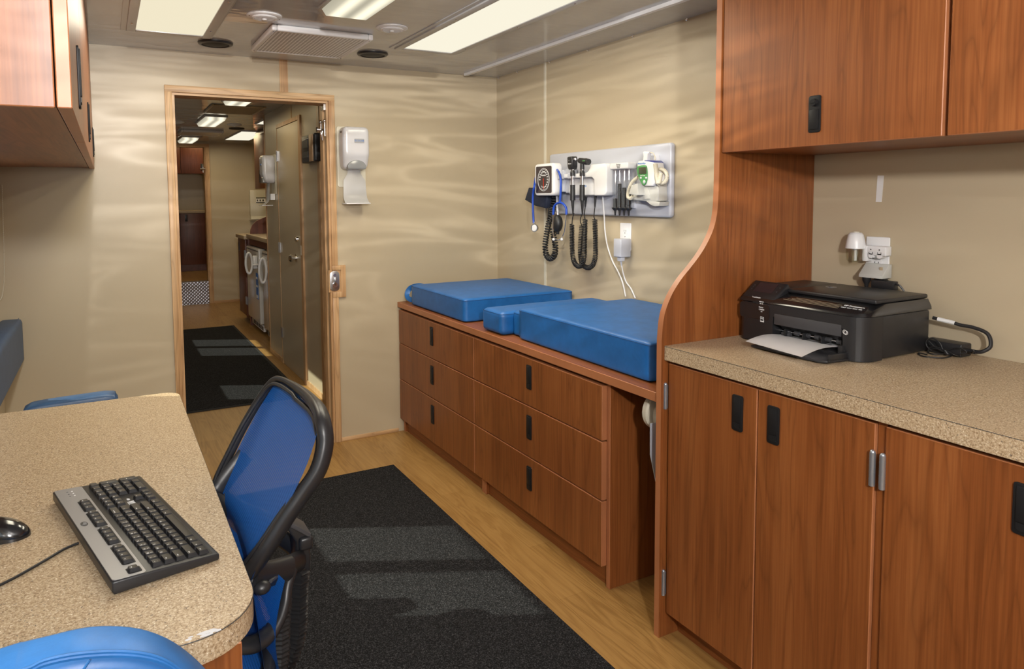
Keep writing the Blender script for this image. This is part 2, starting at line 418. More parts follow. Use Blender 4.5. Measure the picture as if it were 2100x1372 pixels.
def coil(path, R, r, turns, n=6, step=12):
    P = [Vector(p) for p in path]; L = [0]
    for a, b in zip(P, P[1:]): L.append(L[-1]+(b-a).length)
    def pos(t):
        d = t*L[-1]; i = 0
        while i < len(L)-2 and L[i+1] < d: i += 1
        f = (d-L[i])/max(1e-9, L[i+1]-L[i]); return P[i].lerp(P[i+1], f), (P[i+1]-P[i]).normalized()
    out = []; m = int(turns*step); a = None
    for k in range(m+1):
        t = k/m; p, d = pos(t)
        a = d.orthogonal().normalized() if a is None else (a-d*d.dot(a)).normalized()
        b = d.cross(a); th = 2*PI*turns*t
        out.append(p+(a*math.cos(th)+b*math.sin(th))*R)
    return out
def rrect(x0, x1, y0, y1, r, k=5):
    out = []
    rs = r if isinstance(r, (list, tuple)) else [r]*4
    for (cx, cy, a0), q in zip(((x1, y0, -90), (x1, y1, 0), (x0, y1, 90), (x0, y0, 180)), rs):
        sx = -1 if cx == x1 else 1; sy = -1 if cy == y1 else 1
        if q < 1e-6: out.append((cx, cy)); continue
        for i in range(k+1):
            a = math.radians(a0+90*i/k); out.append((cx+sx*q+q*math.cos(a), cy+sy*q+q*math.sin(a)))
    return out
_txt = {}
def text_mesh(t, size, depth=.0004, align='CENTER'):
    key = (t, size, depth, align)
    if key in _txt: return _txt[key]
    c = bpy.data.curves.new('lettering', 'FONT'); c.body = t; c.size = size; c.extrude = depth; c.align_x = align; c.align_y = 'CENTER'; c.resolution_u = 2
    o = bpy.data.objects.new('lettering', c); C.objects.link(o)
    me = bpy.data.meshes.new_from_object(o.evaluated_get(bpy.context.evaluated_depsgraph_get()))
    bpy.data.objects.remove(o); _txt[key] = me; return me
def text_at(g, t, size, o, xdir, ydir, depth=.0004, mi=0, align='CENTER'):
    x = Vector(xdir).normalized(); y = Vector(ydir).normalized(); z = x.cross(y); o = Vector(o)
    g.join(text_mesh(t, size, depth, align), Matrix(((x.x, y.x, z.x, o.x), (x.y, y.y, z.y, o.y), (x.z, y.z, z.z, o.z), (0, 0, 0, 1))), mi); return g

def screws(parent, pts, axis=(0, 0, -1), r=.0045, m='chr'):
    for p in pts: obj('screw', G().lathe([(0, .003), (r*.7, .002), (r, 0)], p, axis, 10), m, parent)
def obj(name, g, mats, parent=None, label=None, smooth=35):
    bm = g.bm if isinstance(g, G) else g
    me = bpy.data.meshes.new(name)
    off = Vector((0, 0, 0))
    p = parent
    while p is not None: off += p.location; p = p.parent
    if off.length: bmesh.ops.transform(bm, matrix=Matrix.Translation(-off), verts=bm.verts[:])
    bm.to_mesh(me); bm.free()
    for m in (mats if isinstance(mats, (list, tuple)) else [mats]): me.materials.append(M[m] if isinstance(m, str) else m)
    if smooth:
        me.polygons.foreach_set('use_smooth', [True]*len(me.polygons)); me.set_sharp_from_angle(angle=math.radians(smooth))
    o = bpy.data.objects.new(name, me); C.objects.link(o)
    if parent is not None: o.parent = parent
    if label: o['label'] = label
    return o
def tag(o, label, cat, group=None):
    o['label'] = label; o['category'] = cat
    if group: o['group'] = group
    return o
def thing(name, label, cat, loc=(0, 0, 0), group=None):
    o = bpy.data.objects.new(name, None); C.objects.link(o); o.location = loc; o.empty_display_size = .05
    return tag(o, label, cat, group)
def struct(name, g, m, parent=None, smooth=35):
    o = obj(name, g, m, parent, smooth=smooth)
    if parent is None: o['kind'] = 'structure'
    return o
def sthing(name, loc=(0, 0, 0)):
    o = bpy.data.objects.new(name, None); C.objects.link(o); o.location = loc; o['kind'] = 'structure'; return o
def solo(name, g, m, label, cat, group=None, smooth=35):
    """a thing that is a single mesh, its origin at the centre of its base"""
    vs = g.bm.verts; n = len(vs)
    c = Vector(((min(v.co.x for v in vs)+max(v.co.x for v in vs))/2, (min(v.co.y for v in vs)+max(v.co.y for v in vs))/2, min(v.co.z for v in vs)))
    bmesh.ops.transform(g.bm, matrix=Matrix.Translation(-c), verts=vs[:])
    o = obj(name, g, m, smooth=smooth); o.location = c; return tag(o, label, cat, group)
def dup(root, loc, rotz=0, label=None):
    r = root.copy(); C.objects.link(r); r.location = loc; r.rotation_euler = (0, 0, rotz)
    if label: r['label'] = label
    for ch in list(root.children):
        c = ch.copy(); C.objects.link(c); c.parent = r
        for gch in ch.children:
            d = gch.copy(); C.objects.link(d); d.parent = c
    return r

# ---------------------------------------------------------------- room shell
XR, XLW, YB, YB2, ZC, Z3, YF = 2.127, -.44, 3.78, 3.90, 2.085, .29, -1.9
struct('floor', G().box(-.6, 2.3, YF-.1, 9.82, -.1, 0), 'floor')
struct('ceiling', G().box(-.6, 2.3, YF-.1, 9.82, ZC, ZC+.08), 'ceil')
struct('floor_upper', G().box(-.6, 2.3, 9.82, 13, Z3-.3, Z3), 'floor')
struct('ceiling_upper', G().box(-.6, 2.3, 9.82, 13, 2.36, 2.44), 'ceil')
g = G().box(XR, XR+.1, YF, 9.7, 0, ZC)
struct('wall_right', g, 'wall')
struct('trim_1', G().box(XR-.004, XR, 3.232, 3.250, .76, ZC), 'wht2')
# left wall with its windows
def wall_with_windows(name, x0, x1, y0, y1, z0, z1, wins, m):
    g = G(); y = y0
    for a, b, c, d in wins:
        g.box(x0, x1, y, a, z0, z1); g.box(x0, x1, a, b, z0, c); g.box(x0, x1, a, b, d, z1); y = b
    g.box(x0, x1, y, y1, z0, z1); return struct(name, g, m)
WINS = [(-.9, -.1, .95, 1.46), (.5, 1.3, .95, 1.46), (2.66, 3.40, .95, 1.46), (5.48, 5.92, .95, 1.60), (6.98, 7.80, .95, 1.46)]
wall_with_windows('wall_left', XLW-.06, XLW, YF, 9.7, 0, ZC, WINS, 'wall')
for i, (a, b, c, d) in enumerate(WINS):
    r = sthing('window_%d' % (i+1), (XLW-.03, (a+b)/2, c))
    g = G(); t = .018
    g.box(XLW-.055, XLW+.006, a-t, a+.004, c-t, d+t); g.box(XLW-.055, XLW+.006, b-.004, b+t, c-t, d+t)
    g.box(XLW-.055, XLW+.006, a, b, c-t, c+.004); g.box(XLW-.055, XLW+.006, a, b, d-.004, d+t)
    mu = {2: 3.035, 4: 7.40}.get(i)
    if mu: g.box(XLW-.05, XLW-.02, mu-.042, mu+.042, c, d)
    obj('window_frame', g, 'alu', r)
    obj('window_pane', G().box(XLW-.037, XLW-.033, a, b, c, d), 'glass', r)
# walls across
DX0, DX1, DZ = .305, 1.080, 1.885
g = G(); g.box(XLW, DX0, YB, YB2, 0, ZC); g.box(DX1, XR, YB, YB2, 0, ZC); g.box(DX0, DX1, YB, YB2, DZ, ZC)
struct('wall_back', g, 'wall')
struct('wall_front', G().box(-.6, 2.3, YF-.1, YF, 0, ZC), 'wall')
g = G().box(XLW, .80, 9.7, 9.82, 0, 2.36).box(1.14, 2.127, 9.7, 9.82, 0, 2.36).box(.80, 1.14, 9.7, 9.82, 2.0, 2.36)
g.box(.2, .80, 9.69, 9.70, 0, 2.085)
g = G().box(XLW, .33, 9.7, 9.82, 0, 2.36).box(1.15, 2.2, 9.7, 9.82, 0, 2.36).box(.33, 1.15, 9.7, 9.82, 2.02, 2.36)
struct('wall_far', g, 'wall')
struct('wall_far_room', G().box(-.6, 2.3, 12.9, 13, 0, 2.4).box(-.6, -.44, 9.82, 13, 0, 2.4).box(2.127, 2.3, 9.82, 13, 0, 2.4), 'wall')

# ---------------------------------------------------------------- doorway, trims
def casing(name, x0, x1, z1, y, w=.032, d=.012, mo='oak', z0=0, s=-1):
    g = G()
    g.box(x0-w, x0, y, y+s*d, z0, z1+w, .002, mi=0); g.box(x1, x1+w, y, y+s*d, z0, z1+w, .002)
    o1 = struct(name, g, mo)
    obj('header', G().box(x0-w+.001, x1+w-.001, y, y+s*(d+.001), z1, z1+w, .002), 'oak_h', o1)
    return o1
tr = sthing('trim_2', (.69, YB, 0))
w_ = .033
obj('side_casing', G().box(DX0-w_, DX0, YB-.012, YB, 0, DZ+.03, .002).box(DX0, DX0+.012, YB+.001, YB2, 0, DZ-.0125), 'oak', tr)
obj('side_casing', G().box(DX1, DX1+w_, YB-.012, YB, 0, .815, .002).box(DX1, DX1+w_, YB-.012, YB, .992, DZ+.03, .002), 'oak', tr)
obj('header', G().box(DX0-w_, DX1+w_, YB-.013, YB, DZ, DZ+.033, .002).box(DX0, DX1, YB+.001, YB2, DZ-.012, DZ), 'oak_h', tr)
obj('split_jamb', G().box(DX1-.012, DX1+.002, YB-.004, YB+.022, 0, DZ-.01).box(DX1-.012, DX1+.002, YB+.075, YB2+.01, 0, DZ-.01), 'oak', tr)
obj('jamb_slot', G().box(DX1-.002, DX1+.004, YB+.022, YB+.075, 0, DZ-.01), 'tan', tr)
obj('far_casing', G().box(DX1-.005, DX1+w_, YB2, YB2+.012, 0, DZ+.03).box(DX0-w_, DX0, YB2, YB2+.012, 0, DZ+.03), 'oak', tr)
# block round the latch pull
obj('latch_block', G().poly([(DX1, .815), (DX1+.075, .815), (DX1+.075, .992), (DX1, .992), (DX1, .968), (DX1+.048, .968), (DX1+.048, .846), (DX1, .846)], 'y', YB-.013, YB, bev=.001).box(DX1-.02, DX1+.048, YB-.006, YB, .846, .968), 'oak', tr)
d1 = sthing('door_1', (DX1+.1, YB+.05, 0))
obj('door_edge', G().box(DX1+.004, DX1+.12, YB+.030, YB+.068, .01, DZ-.02), 'wall', d1)
g = G().poly(rrect(DX1-.014, DX1+.040, .852, .962, .022), 'y', YB-.011, YB-.006, bev=.0015)
lp = obj('latch_pull', g, 'alu', d1)
obj('thumb_turn', G().cyl((DX1+.013, YB-.011, .885), (DX1+.013, YB-.020, .885), .014).box(DX1+.009, DX1+.017, YB-.026, YB-.018, .885, .928, .002).cyl((DX1+.013, YB-.010, .94), (DX1+.013, YB-.013, .94), .008), 'chr', lp)
g = G()
for dy, dx in ((-.005, -.016), (.055, -.02)):
    g.cyl((DX1+dx, YB+dy+.02, 1.70), (DX1+dx, YB+dy+.02, 1.775), .006); g.sph((DX1+dx, YB+dy+.02, 1.78), .010)
g.cyl((DX1-.05, YB+.05, 1.735), (DX1, YB+.05, 1.735), .008); g.cyl((DX1-.052, YB+.05, 1.735), (DX1-.044, YB+.05, 1.735), .014)
g.tube([(DX1-.03, YB+.01, 1.725), (DX1-.034, YB+.01, 1.70), (DX1-.03, YB+.01, 1.675)], .005)
g.box(DX1-.018, DX1-.010, YB+.022, YB+.075, 1.84, 1.875)
obj('hook_catch', g, 'chr', d1)
struct('trim_3', G().box(.826, .868, YB-.006, YB, DZ+.033, ZC), 'oak')
struct('baseboard_back', G().box(DX1+w_, 1.455, YB-.010, YB, 0, .022, .003), 'oak_h')
struct('baseboard_left', G().box(XLW, XLW+.01, YF, YB, 0, .022), 'oak')

# ceiling raceway and its screws
rw = thing('cable_raceway', 'long white angle strip running along the ceiling over the blue bench cushions', 'raceway', (1.9, 1.5, ZC))
obj('channel', G().poly([(1.878, ZC), (1.880, ZC-.014), (1.900, ZC-.014), (1.902, ZC-.003), (1.925, ZC-.003), (1.925, ZC)], 'y', -.8, 3.73), 'wht', rw)
for k, y in enumerate((3.72, 3.50, 3.17, 2.835, 2.50, 2.18, 1.85)):
    obj('screw', G().lathe([(0, .004), (.004, .003), (.006, 0)], (1.915, y, ZC-.003), (0, 0, -1), 12), 'chr', rw)
cs = None
for k, y in enumerate((3.755, 3.535, 3.198, 2.86, 2.522, 2.188)):
    o = obj('screw', G().lathe([(0, .004), (.0045, .003), (.007, 0)], (0, 0, 0), (-.6, 0, -.6), 12), 'chr') if cs is None else cs.copy()
    if cs is None: cs = o
    else: C.objects.link(o)
    o.location = (XR-.002, y, ZC-.004)
    tag(o, 'small domed screw in the corner where right wall meets the ceiling', 'screw', 'screws along the right wall and ceiling corner')

# ---------------------------------------------------------------- ceiling fixtures
def troffer(x0, x1, y0, y1, label, lens='lens', fr=.035):
    t = thing('ceiling_light', label, 'ceiling light', ((x0+x1)/2, (y0+y1)/2, ZC), 'recessed ceiling lights')
    g = G(); z = ZC
    for a, b, c, d in ((x0-fr, x0, y0-fr, y1+fr), (x1, x1+fr, y0-fr, y1+fr), (x0, x1, y0-fr, y0), (x0, x1, y1, y1+fr)): g.box(a, b, c, d, z-.010, z, .002)
    for a, b, c, d in ((x0-fr*1.6, x0-fr, y0-fr, y1+fr*1.4), (x1+fr, x1+fr*1.25, y0-fr, y1+fr*1.3)): g.box(a, b, c, d, z-.004, z)
    obj('frame', g, 'frm', t)
    if fr > .02: screws(t, [(xx, yy, z-.010) for yy in (y0+.2, (y0+y1)/2, y1-.12) for xx in (x0-fr/2, x1+fr/2)])
    obj('diffuser', G().box(x0, x1, y0, y1, z-.006, z), lens, t)
    return t
troffer(.14, .405, 2.10, 3.35, 'long recessed ceiling light with cream diffuser, nearest the wooden wall cabinet at left')
troffer(1.29, 1.545, 1.98, 3.20, 'long bright recessed ceiling light beside the white ceiling strip', 'lens3')
troffer(1.31, 1.59, 7.88, 9.09, 'small-looking bright light above the far end of the back room, nearest the far doorway', 'lens3', .01)
troffer(1.31, 1.55, 5.86, 7.06, 'bright light cut off by the inner side wall in the back room', 'lens3', .01)
def strip_light(x0, x1, y0, y1, label):
    t = thing('strip_light', label, 'ceiling light', ((x0+x1)/2, (y0+y1)/2, ZC), 'surface mounted strip lights')
    obj('base', G().box(x0-.012, x1+.012, y0-.01, y1+.01, ZC-.012, ZC, .003), 'frm', t)
    g = G(); zz = ZC-.038; a = .012
    A = [(x0, y0, ZC-.012), (x1, y0, ZC-.012), (x1, y1, ZC-.012), (x0, y1, ZC-.012)]; B = [(x0+a, y0+a, zz), (x1-a, y0+a, zz), (x1-a, y1-a, zz), (x0+a, y1-a, zz)]
    va = [g.bm.verts.new(p) for p in A]; vb = [g.bm.verts.new(p) for p in B]
    for i in range(4): g.bm.faces.new((va[i], va[(i+1) % 4], vb[(i+1) % 4], vb[i]))
    g.bm.faces.new(vb); bmesh.ops.recalc_face_normals(g.bm, faces=g.bm.faces)
    obj('prismatic_cover', g, 'lens2', t, smooth=0)
strip_light(.745, .925, 2.06, 2.66, 'surface strip light cut by the top of the picture, between the two round vents')
strip_light(.79, .955, 5.0, 5.5, 'strip light right behind the doorway header in the back room')
strip_light(.79, .965, 6.55, 7.20, 'second strip light seen through the doorway, over the back rug')
strip_light(.81, .99, 8.85, 9.45, 'farthest strip light, just before the far doorway')

def grille(x0, x1, y0, y1, label, m1='wht', m2='perf', t_=.026):
    t = thing('ceiling_grille', label, 'grille', ((x0+x1)/2, (y0+y1)/2, ZC))
    b = .022; z0 = ZC-t_
    g = G(); fr = [(x0, x0+b, y0, y1), (x1-b, x1, y0, y1), (x0+b, x1-b, y0, y0+b), (x0+b, x1-b, y1-b, y1)]
    for a, c, d, e in fr: g.box(a, c, d, e, z0, ZC, .006, 3)
    obj('frame', g, m1, t)
    obj('perforated_face', G().box(x0+b, x1-b, y0+b, y1-b, z0+.002, z0+.006), m2, t)
    if y0 < 4: screws(t, [(x, y, z0) for x in (x0+b/2, x1-b/2) for y in (y0+b, y1-b)])
grille(.635, 1.075, 3.02, 3.50, 'large white perforated air grille on the ceiling before the doorway')
grille(.74, 1.15, 5.75, 6.28, 'tan perforated grille on the back room ceiling', 'tan', 'tanperf', .012)
grille(.72, 1.14, 7.95, 8.40, 'white edged grille over the far end of the back room', 'wht', 'perf')

def round_vent(x, y, label, r=.068):
    t = thing('round_vent', label, 'vent', (x, y, ZC), 'round white ceiling vents')
    obj('flange', G().lathe([(0, 0), (r, 0), (r, .003), (r*.93, .006), (r*.72, .007), (r*.70, .010), (r*.62, .013), (r*.56, .012), (r*.54, .006), (0, .006)], (x, y, ZC), (0, 0, -1), 40), 'wht', t)
    g = G()
    for k in range(-3, 4):
        h = math.sqrt(max(0, (.55*r)**2-(k*r*.155)**2)); g.box(x-h, x+h, y+k*r*.155-.0012, y+k*r*.155+.0012, ZC-.013, ZC-.006)
    obj('louvres', g, 'wht', t)
    obj('lever', G().cyl((x, y, ZC-.01), (x, y, ZC-.018), .009), 'wht', t)
    screws(t, [(x+s*r*.86, y+s*.006, ZC-.005) for s in (-1, 1)])
    return t
rv = round_vent(.583, 2.905, 'white round vent between the left ceiling light and the strip light')
dup(rv, (1.104, 2.868, ZC), 0, 'white round vent between the air grille and the bright long light')
dup(rv, (1.145, 7.28, ZC), 0, 'white round vent on the back room ceiling beside the black speaker')
dup(rv, (.62, 7.25, ZC), 0, 'white round vent half hidden by the left door casing in the back room')
dup(rv, (1.12, 8.62, ZC), 0, 'farthest white round vent, near the far doorway')
def speaker(x, y, label, r=.077):
    t = thing('ceiling_speaker', label, 'speaker', (x, y, ZC), 'black round ceiling speakers')
    obj('rim', G().lathe([(r, 0), (r, .004), (r*.95, .009), (r*.80, .011), (r*.78, .006)], (x, y, ZC), (0, 0, -1), 40), 'blk', t)
    obj('cloth', G().lathe([(0, .013), (r*.5, .012), (r*.80, .006), (r*.80, 0), (0, 0)], (x, y, ZC), (0, 0, -1), 40), 'blkm', t)
    return t
sp = speaker(.478, 3.505, 'black round ceiling speaker left of the air grille')
dup(sp, (1.211, 3.42, ZC), 0, 'black round ceiling speaker right of the air grille')
dup(sp, (1.225, 7.66, ZC), 0, 'black round ceiling speaker in the back room')

# ---------------------------------------------------------------- rugs
rg = solo('rug', G().box(.42, 1.238, .35, 3.292, .0, .009, .002), 'rug', 'long charcoal rug in front of the drawers, beside the blue mesh chair', 'rug')
t = thing('rug', 'black rug on the floor of the back room beyond the doorway', 'rug', (.77, 6.3, 0))
obj('pile', G().box(.41, 1.135, 4.78, 7.82, 0, .009), 'rug', t)
obj('border', G().box(.385, .41, 4.755, 7.845, 0, .006).box(1.135, 1.16, 4.755, 7.845, 0, .006).box(.41, 1.135, 4.755, 4.78, 0, .006).box(.41, 1.135, 7.82, 7.845, 0, .006), 'rugedge', t)

# ---------------------------------------------------------------- cabinet helpers
def panel(x0, x1, y0, y1, z0, z1, face='x', bev=.0015):
    """board with a wood face and lighter banded edges: slots wood, edge"""
    g = G().box(x0, x1, y0, y1, z0, z1, bev, 1)
    k = 'xyz'.index(face)
    for f in g.bm.faces:
        f.material_index = 0 if abs(f.normal[k]) > .9 else 1
    return g
def pull(parent, x, y, z, h=.098, w=.036, s=-1, lock=False):
    """recessed black finger pull on a face that looks along s*x"""
    g = G()
    o1 = rrect(y-w/2, y+w/2, z-h/2, z+h/2, .006, 3)
    g.poly(o1, 'x', x, x+s*.004, bev=.001)
    hd = obj('handle', g, 'pad', parent)
    if lock:
        obj('paddle', G().box(x+s*.003, x+s*.008, y-w/2+.005, y+w/2-.005, z-h/2+.008, z+.012, .0015), 'pad', hd)
        obj('lock', G().cyl((x, y, z+.030), (x+s*.012, y, z+.030), .011, .009).box(x+s*.011, x+s*.014, y-.006, y+.006, z+.028, z+.032), 'pad', hd)
    else:
        obj('paddle', G().box(x+s*.003, x+s*.0065, y-w/2+.006, y+w/2-.006, z-h/2+.024, z+h/2-.006, .0015), 'pad', hd)
        obj('latch_button', G().poly([(y-w/2+.007, z-h/2+.022), (y-w/2+.007, z-h/2+.012)] + [(y+(w/2-.007)*math.sin(a), z-h/2+.013-.006*math.cos(a)) for a in [math.radians(q) for q in range(-80, 81, 20)]] + [(y+w/2-.007, z-h/2+.022)], 'x', x+s*.003, x+s*.0055), 'pad', hd)
    return hd
def hinge(parent, x, y, z, s=-1, h=.075, name='hinge'):
    g = G().cyl((x, y, z), (x, y, z+h), .0065, n=14)
    for k in range(1, 5): g.cyl((x, y, z+h*k/5-.0006), (x, y, z+h*k/5+.0006), .0068, n=14)
    g.box(x+.001, x+.008, y-.003, y+.003, z+.002, z+h-.002); g.sph((x, y, z+h), .0062, n=10)
    return obj(name, g, 'zinc', parent)

# ---------------------------------------------------------------- exam bench
bn = thing('drawer_bench', 'long cherry wood bench of six drawers under the blue cushions', 'bench', (1.8, 2.8, 0))
g = G().box(1.492, XR-.004, 2.80, 3.775, .077, .733).box(1.492, XR-.004, 1.886, 2.80, .077, .733)
obj('carcass', g, 'wood', bn)
g = panel(1.4600, XR-.002, 1.603, 3.776, .733, .763, 'z')
obj('bench_top', g, ['wood_h', 'edge'], bn)
obj('plinth', G().box(1.500, 1.512, 1.886, 3.775, 0, .077), 'wood_h', bn)
obj('end_panel', panel(1.487, XR-.004, 1.866, 1.885, 0, .733, 'y'), ['wood', 'edge'], bn)
obj('divider', panel(1.487, 1.60, 2.762, 2.782, 0, .077, 'y'), ['wood', 'edge'], bn)
obj('divider', panel(1.487, 1.60, 2.784, 2.804, 0, .077, 'y'), ['wood', 'edge'], bn)
obj('divider', panel(1.487, 1.60, 3.752, 3.772, 0, .077, 'y'), ['wood', 'edge'], bn)
ZR = [.0767, .3138, .5242, .7206]
for ya, yb, hy in ((2.836, 3.772, 3.307), (1.884, 2.831, 2.352)):
    for k in range(3):
        dr = obj('drawer', panel(1.4655, 1.488, ya, yb, ZR[k]+.002, ZR[k+1]-.003), ['wood', 'edge'], bn)
        pull(dr, 1.4655, hy, (.228, .438, .643)[k])

# cushions
def pad(x0, x1, y0, y1, z0, z1, r=.022, crown=.006, nx=30, ny=14):
    g = G().box(x0, x1, y0, y1, z0, z1)
    bmesh.ops.subdivide_edges(g.bm, edges=g.bm.edges[:], cuts=nx, use_grid_fill=True)
    cx, cy, cz = (x0+x1)/2, (y0+y1)/2, (z0+z1)/2; hx, hy, hz = (x1-x0)/2, (y1-y0)/2, (z1-z0)/2
    for v in g.bm.verts:
        p = v.co - Vector((cx, cy, cz)); q = Vector((max(-hx+r, min(hx-r, p.x)), max(-hy+r, min(hy-r, p.y)), max(-hz+r, min(hz-r, p.z))))
        d = p-q
        if d.length > 1e-6: p = q+d.normalized()*r
        if p.z > 0: p.z += crown*max(0, (1-(p.x/hx)**2))*max(0, (1-(p.y/hy)**2))
        v.co = p+Vector((cx, cy, cz))
    return g
def cushion(name, label, x0, x1, y0, y1, z0, z1, seam=True, r=.012, mat='vinyl', group=None, inset=.008):
    t = thing(name, label, 'cushion', ((x0+x1)/2, (y0+y1)/2, z0), group)
    obj('pad', pad(x0, x1, y0, y1, z0, z1, r), mat, t, smooth=80)
    if seam:
        zz = z1-.010; e = -.0002
        P = [(a, b, zz) for a, b in rrect(x0-e, x1+e, y0-e, y1+e, r*.9, 5)]
        obj('seam', G().tube(P, .0011, 6, closed=True), 'seam', t)
    return t
cg = 'blue vinyl pads on the drawer bench'
c1 = cushion('bench_cushion', 'square blue vinyl pad with a pull strap, at the far end of the bench', 1.485, 2.115, 2.965, 3.63, .7645, .878, group=cg)
P = crom([(1.60, 3.628, .845), (1.555, 3.665, .862), (1.52, 3.72, .845), (1.50, 3.725, .81), (1.50, 3.69, .787), (1.53, 3.632, .783)], 6)
obj('strap', G().tube(P, .012, 8, flat=(.10, 1.2), up=(.6, .8, 0)), 'vinyl', c1)
cushion('bench_cushion', 'narrow blue vinyl pad with rounded top, second from the doorway wall', 1.478, 2.10, 2.60, 2.778, .7645, .866, r=.022, group=cg)
cushion('bench_cushion', 'thin blue vinyl strip pad wedged against the big front pad', 1.535, 2.10, 2.515, 2.597, .7645, .872, r=.014, group=cg)
cushion('bench_cushion', 'large blue vinyl pad nearest the curved wood partition', 1.512, 2.118, 1.700, 2.512, .7645, .895, group=cg)

# roll of paper below the bench
rl = thing('paper_roll_holder', 'cream paper roll holder under the bench behind the curved partition', 'roll holder', (1.58, 1.66, .60))
c = at(1354, 842, y=1.70); rr = min((at(1396, 836, y=1.70)-at(1352, 836, y=1.70)).length, .7315-c.z)
obj('end_disc', G().cyl((c.x, 1.715, c.z), (c.x, 1.700, c.z), rr).cyl((c.x, 1.70, c.z), (c.x, 1.694, c.z), rr*.97, rr*.9).cyl((c.x-.022, 1.716, c.z+.004), (c.x-.022, 1.692, c.z+.004), .013, .013), 'wht2', rl)
obj('cover', G().cyl((c.x+.01, 1.69, c.z-.012), (c.x+.01, 1.61, c.z-.012), rr*.8), 'wht2', rl)
a0 = at(1332, 868, y=1.66); a1 = at(1346, 1002, y=1.66)
obj('paper_sheet', G().poly([(a0.x, a0.z), (a0.x+.001, a0.z-.10), (a1.x, a1.z), (a1.x+.09, a1.z), (a0.x+.11, a0.z)], 'y', 1.655, 1.658), 'pgry', rl)

# ---------------------------------------------------------------- curved partition
PY0, PY1 = 1.581, 1.602
prof = [(1344.4, 1306.5), (1364, 745), (1365, 712), (1364.7, 695), (1366.5, 660), (1371.7, 632), (1384, 600), (1401.5, 570.7), (1419, 548), (1436.5, 523.5), (1450.5, 499), (1462.7, 471), (1469.7, 443), (1472.5, 415), (1474, 380)]
pp = [at(u, v, y=PY0) for u, v in prof]
xs = 1.452
low = [(xs, 0), (xs, .93)]
cur = crom([(xs, .93, 0)] + [(p.x+(xs-pp[3].x)*max(0, 1-(p.z-.93)/.3), p.z, 0) for p in pp[4:]], 5)
xt = cur[-1][0]
outl = low + [(p[0], p[1]) for p in cur] + [(xt+.002, 1.6), (xt+.003, ZC-.002), (XR-.002, ZC-.002), (XR-.002, 0)]
pt_ = solo('curved_side_panel', G().poly(outl, 'y', PY0, PY1, emi=1), ['wood', 'edge'], 'tall cherry wood side panel with an S-curved front edge between bench and counter', 'partition', smooth=30)

# ---------------------------------------------------------------- base cabinets and counter
bc = thing('base_cabinet', 'cherry wood base cabinet with three black handled doors below the printer counter', 'cabinet', (1.8, .9, 0))
obj('carcass', G().box(1.500, XR-.004, .0, 1.578, .077, .868).box(1.482, 1.50, .905, .926, .077, .868).box(1.482, 1.50, 1.572, 1.579, .077, .868), 'wood', bc)
obj('plinth', G().box(1.530, 1.545, 0, 1.578, 0, .077), 'wood_h', bc)
for ya, yb, hy in ((1.247, 1.573, 1.308), (.928, 1.243, 1.193), (.575, .904, .640), (.25, .571, .50)):
    d = obj('door', panel(1.4735, 1.494, ya, yb, .079, .860), ['wood', 'edge'], bc)
    pull(d, 1.4735, hy, .7805)
for z in (.72, .135): hinge(bc, 1.468, 1.580, z)
for z in (.722, .14):
    hinge(bc, 1.466, .9275, z); hinge(bc, 1.466, .9045, z)
ct = thing('countertop', 'speckled beige laminate countertop carrying the black printer', 'countertop', (1.8, .8, .871))
obj('slab', G().box(1.462, XR-.002, 0, 1.579, .871, .914), 'lam', ct)
obj('edge_line', G().box(1.4616, 1.463, 0, 1.579, .9115, .9127), 'dink', ct)

uc = thing('wall_cabinet', 'cherry wood wall cabinet hanging above the printer', 'cabinet', (1.9, .7, 1.495))
obj('carcass', G().box(1.706, XR-.004, -.3, 1.579, 1.500, ZC-.002), 'wood', uc)
obj('underside', G().box(1.706, XR-.004, -.3, 1.579, 1.4965, 1.500), 'wood_h', uc)
for k, (ya, yb) in enumerate(((.928, 1.576), (.26, .916), (-.3, .25))):
    d = obj('door', panel(1.684, 1.704, ya, yb, 1.495, ZC-.006), ['wood', 'edge'], uc)
    pull(d, 1.684, (ya+yb)/2+.002, 1.579, lock=True)

lc = thing('wall_cabinet', 'wood wall cabinet at top left, seen nearly edge on', 'cabinet', (-.25, 2.5, 1.505))
obj('carcass', G().box(XLW+.002, -.064, 1.290, 3.776, 1.513, ZC-.002), 'wood_h', lc)
obj('end_panel', panel(XLW+.002, -.0635, 1.286, 1.305, 1.508, ZC-.002, 'y'), ['wood', 'edge'], lc)
for ya, yb, hy in ((1.286, 2.03, 1.66), (2.034, 3.15, 2.60), (3.154, 3.776, 3.5)):
    d = obj('door', panel(-.061, -.040, ya, yb, 1.508, ZC-.006), ['wood', 'edge'], lc)
    pull(d, -.040, hy, 1.612, h=.125, s=1)

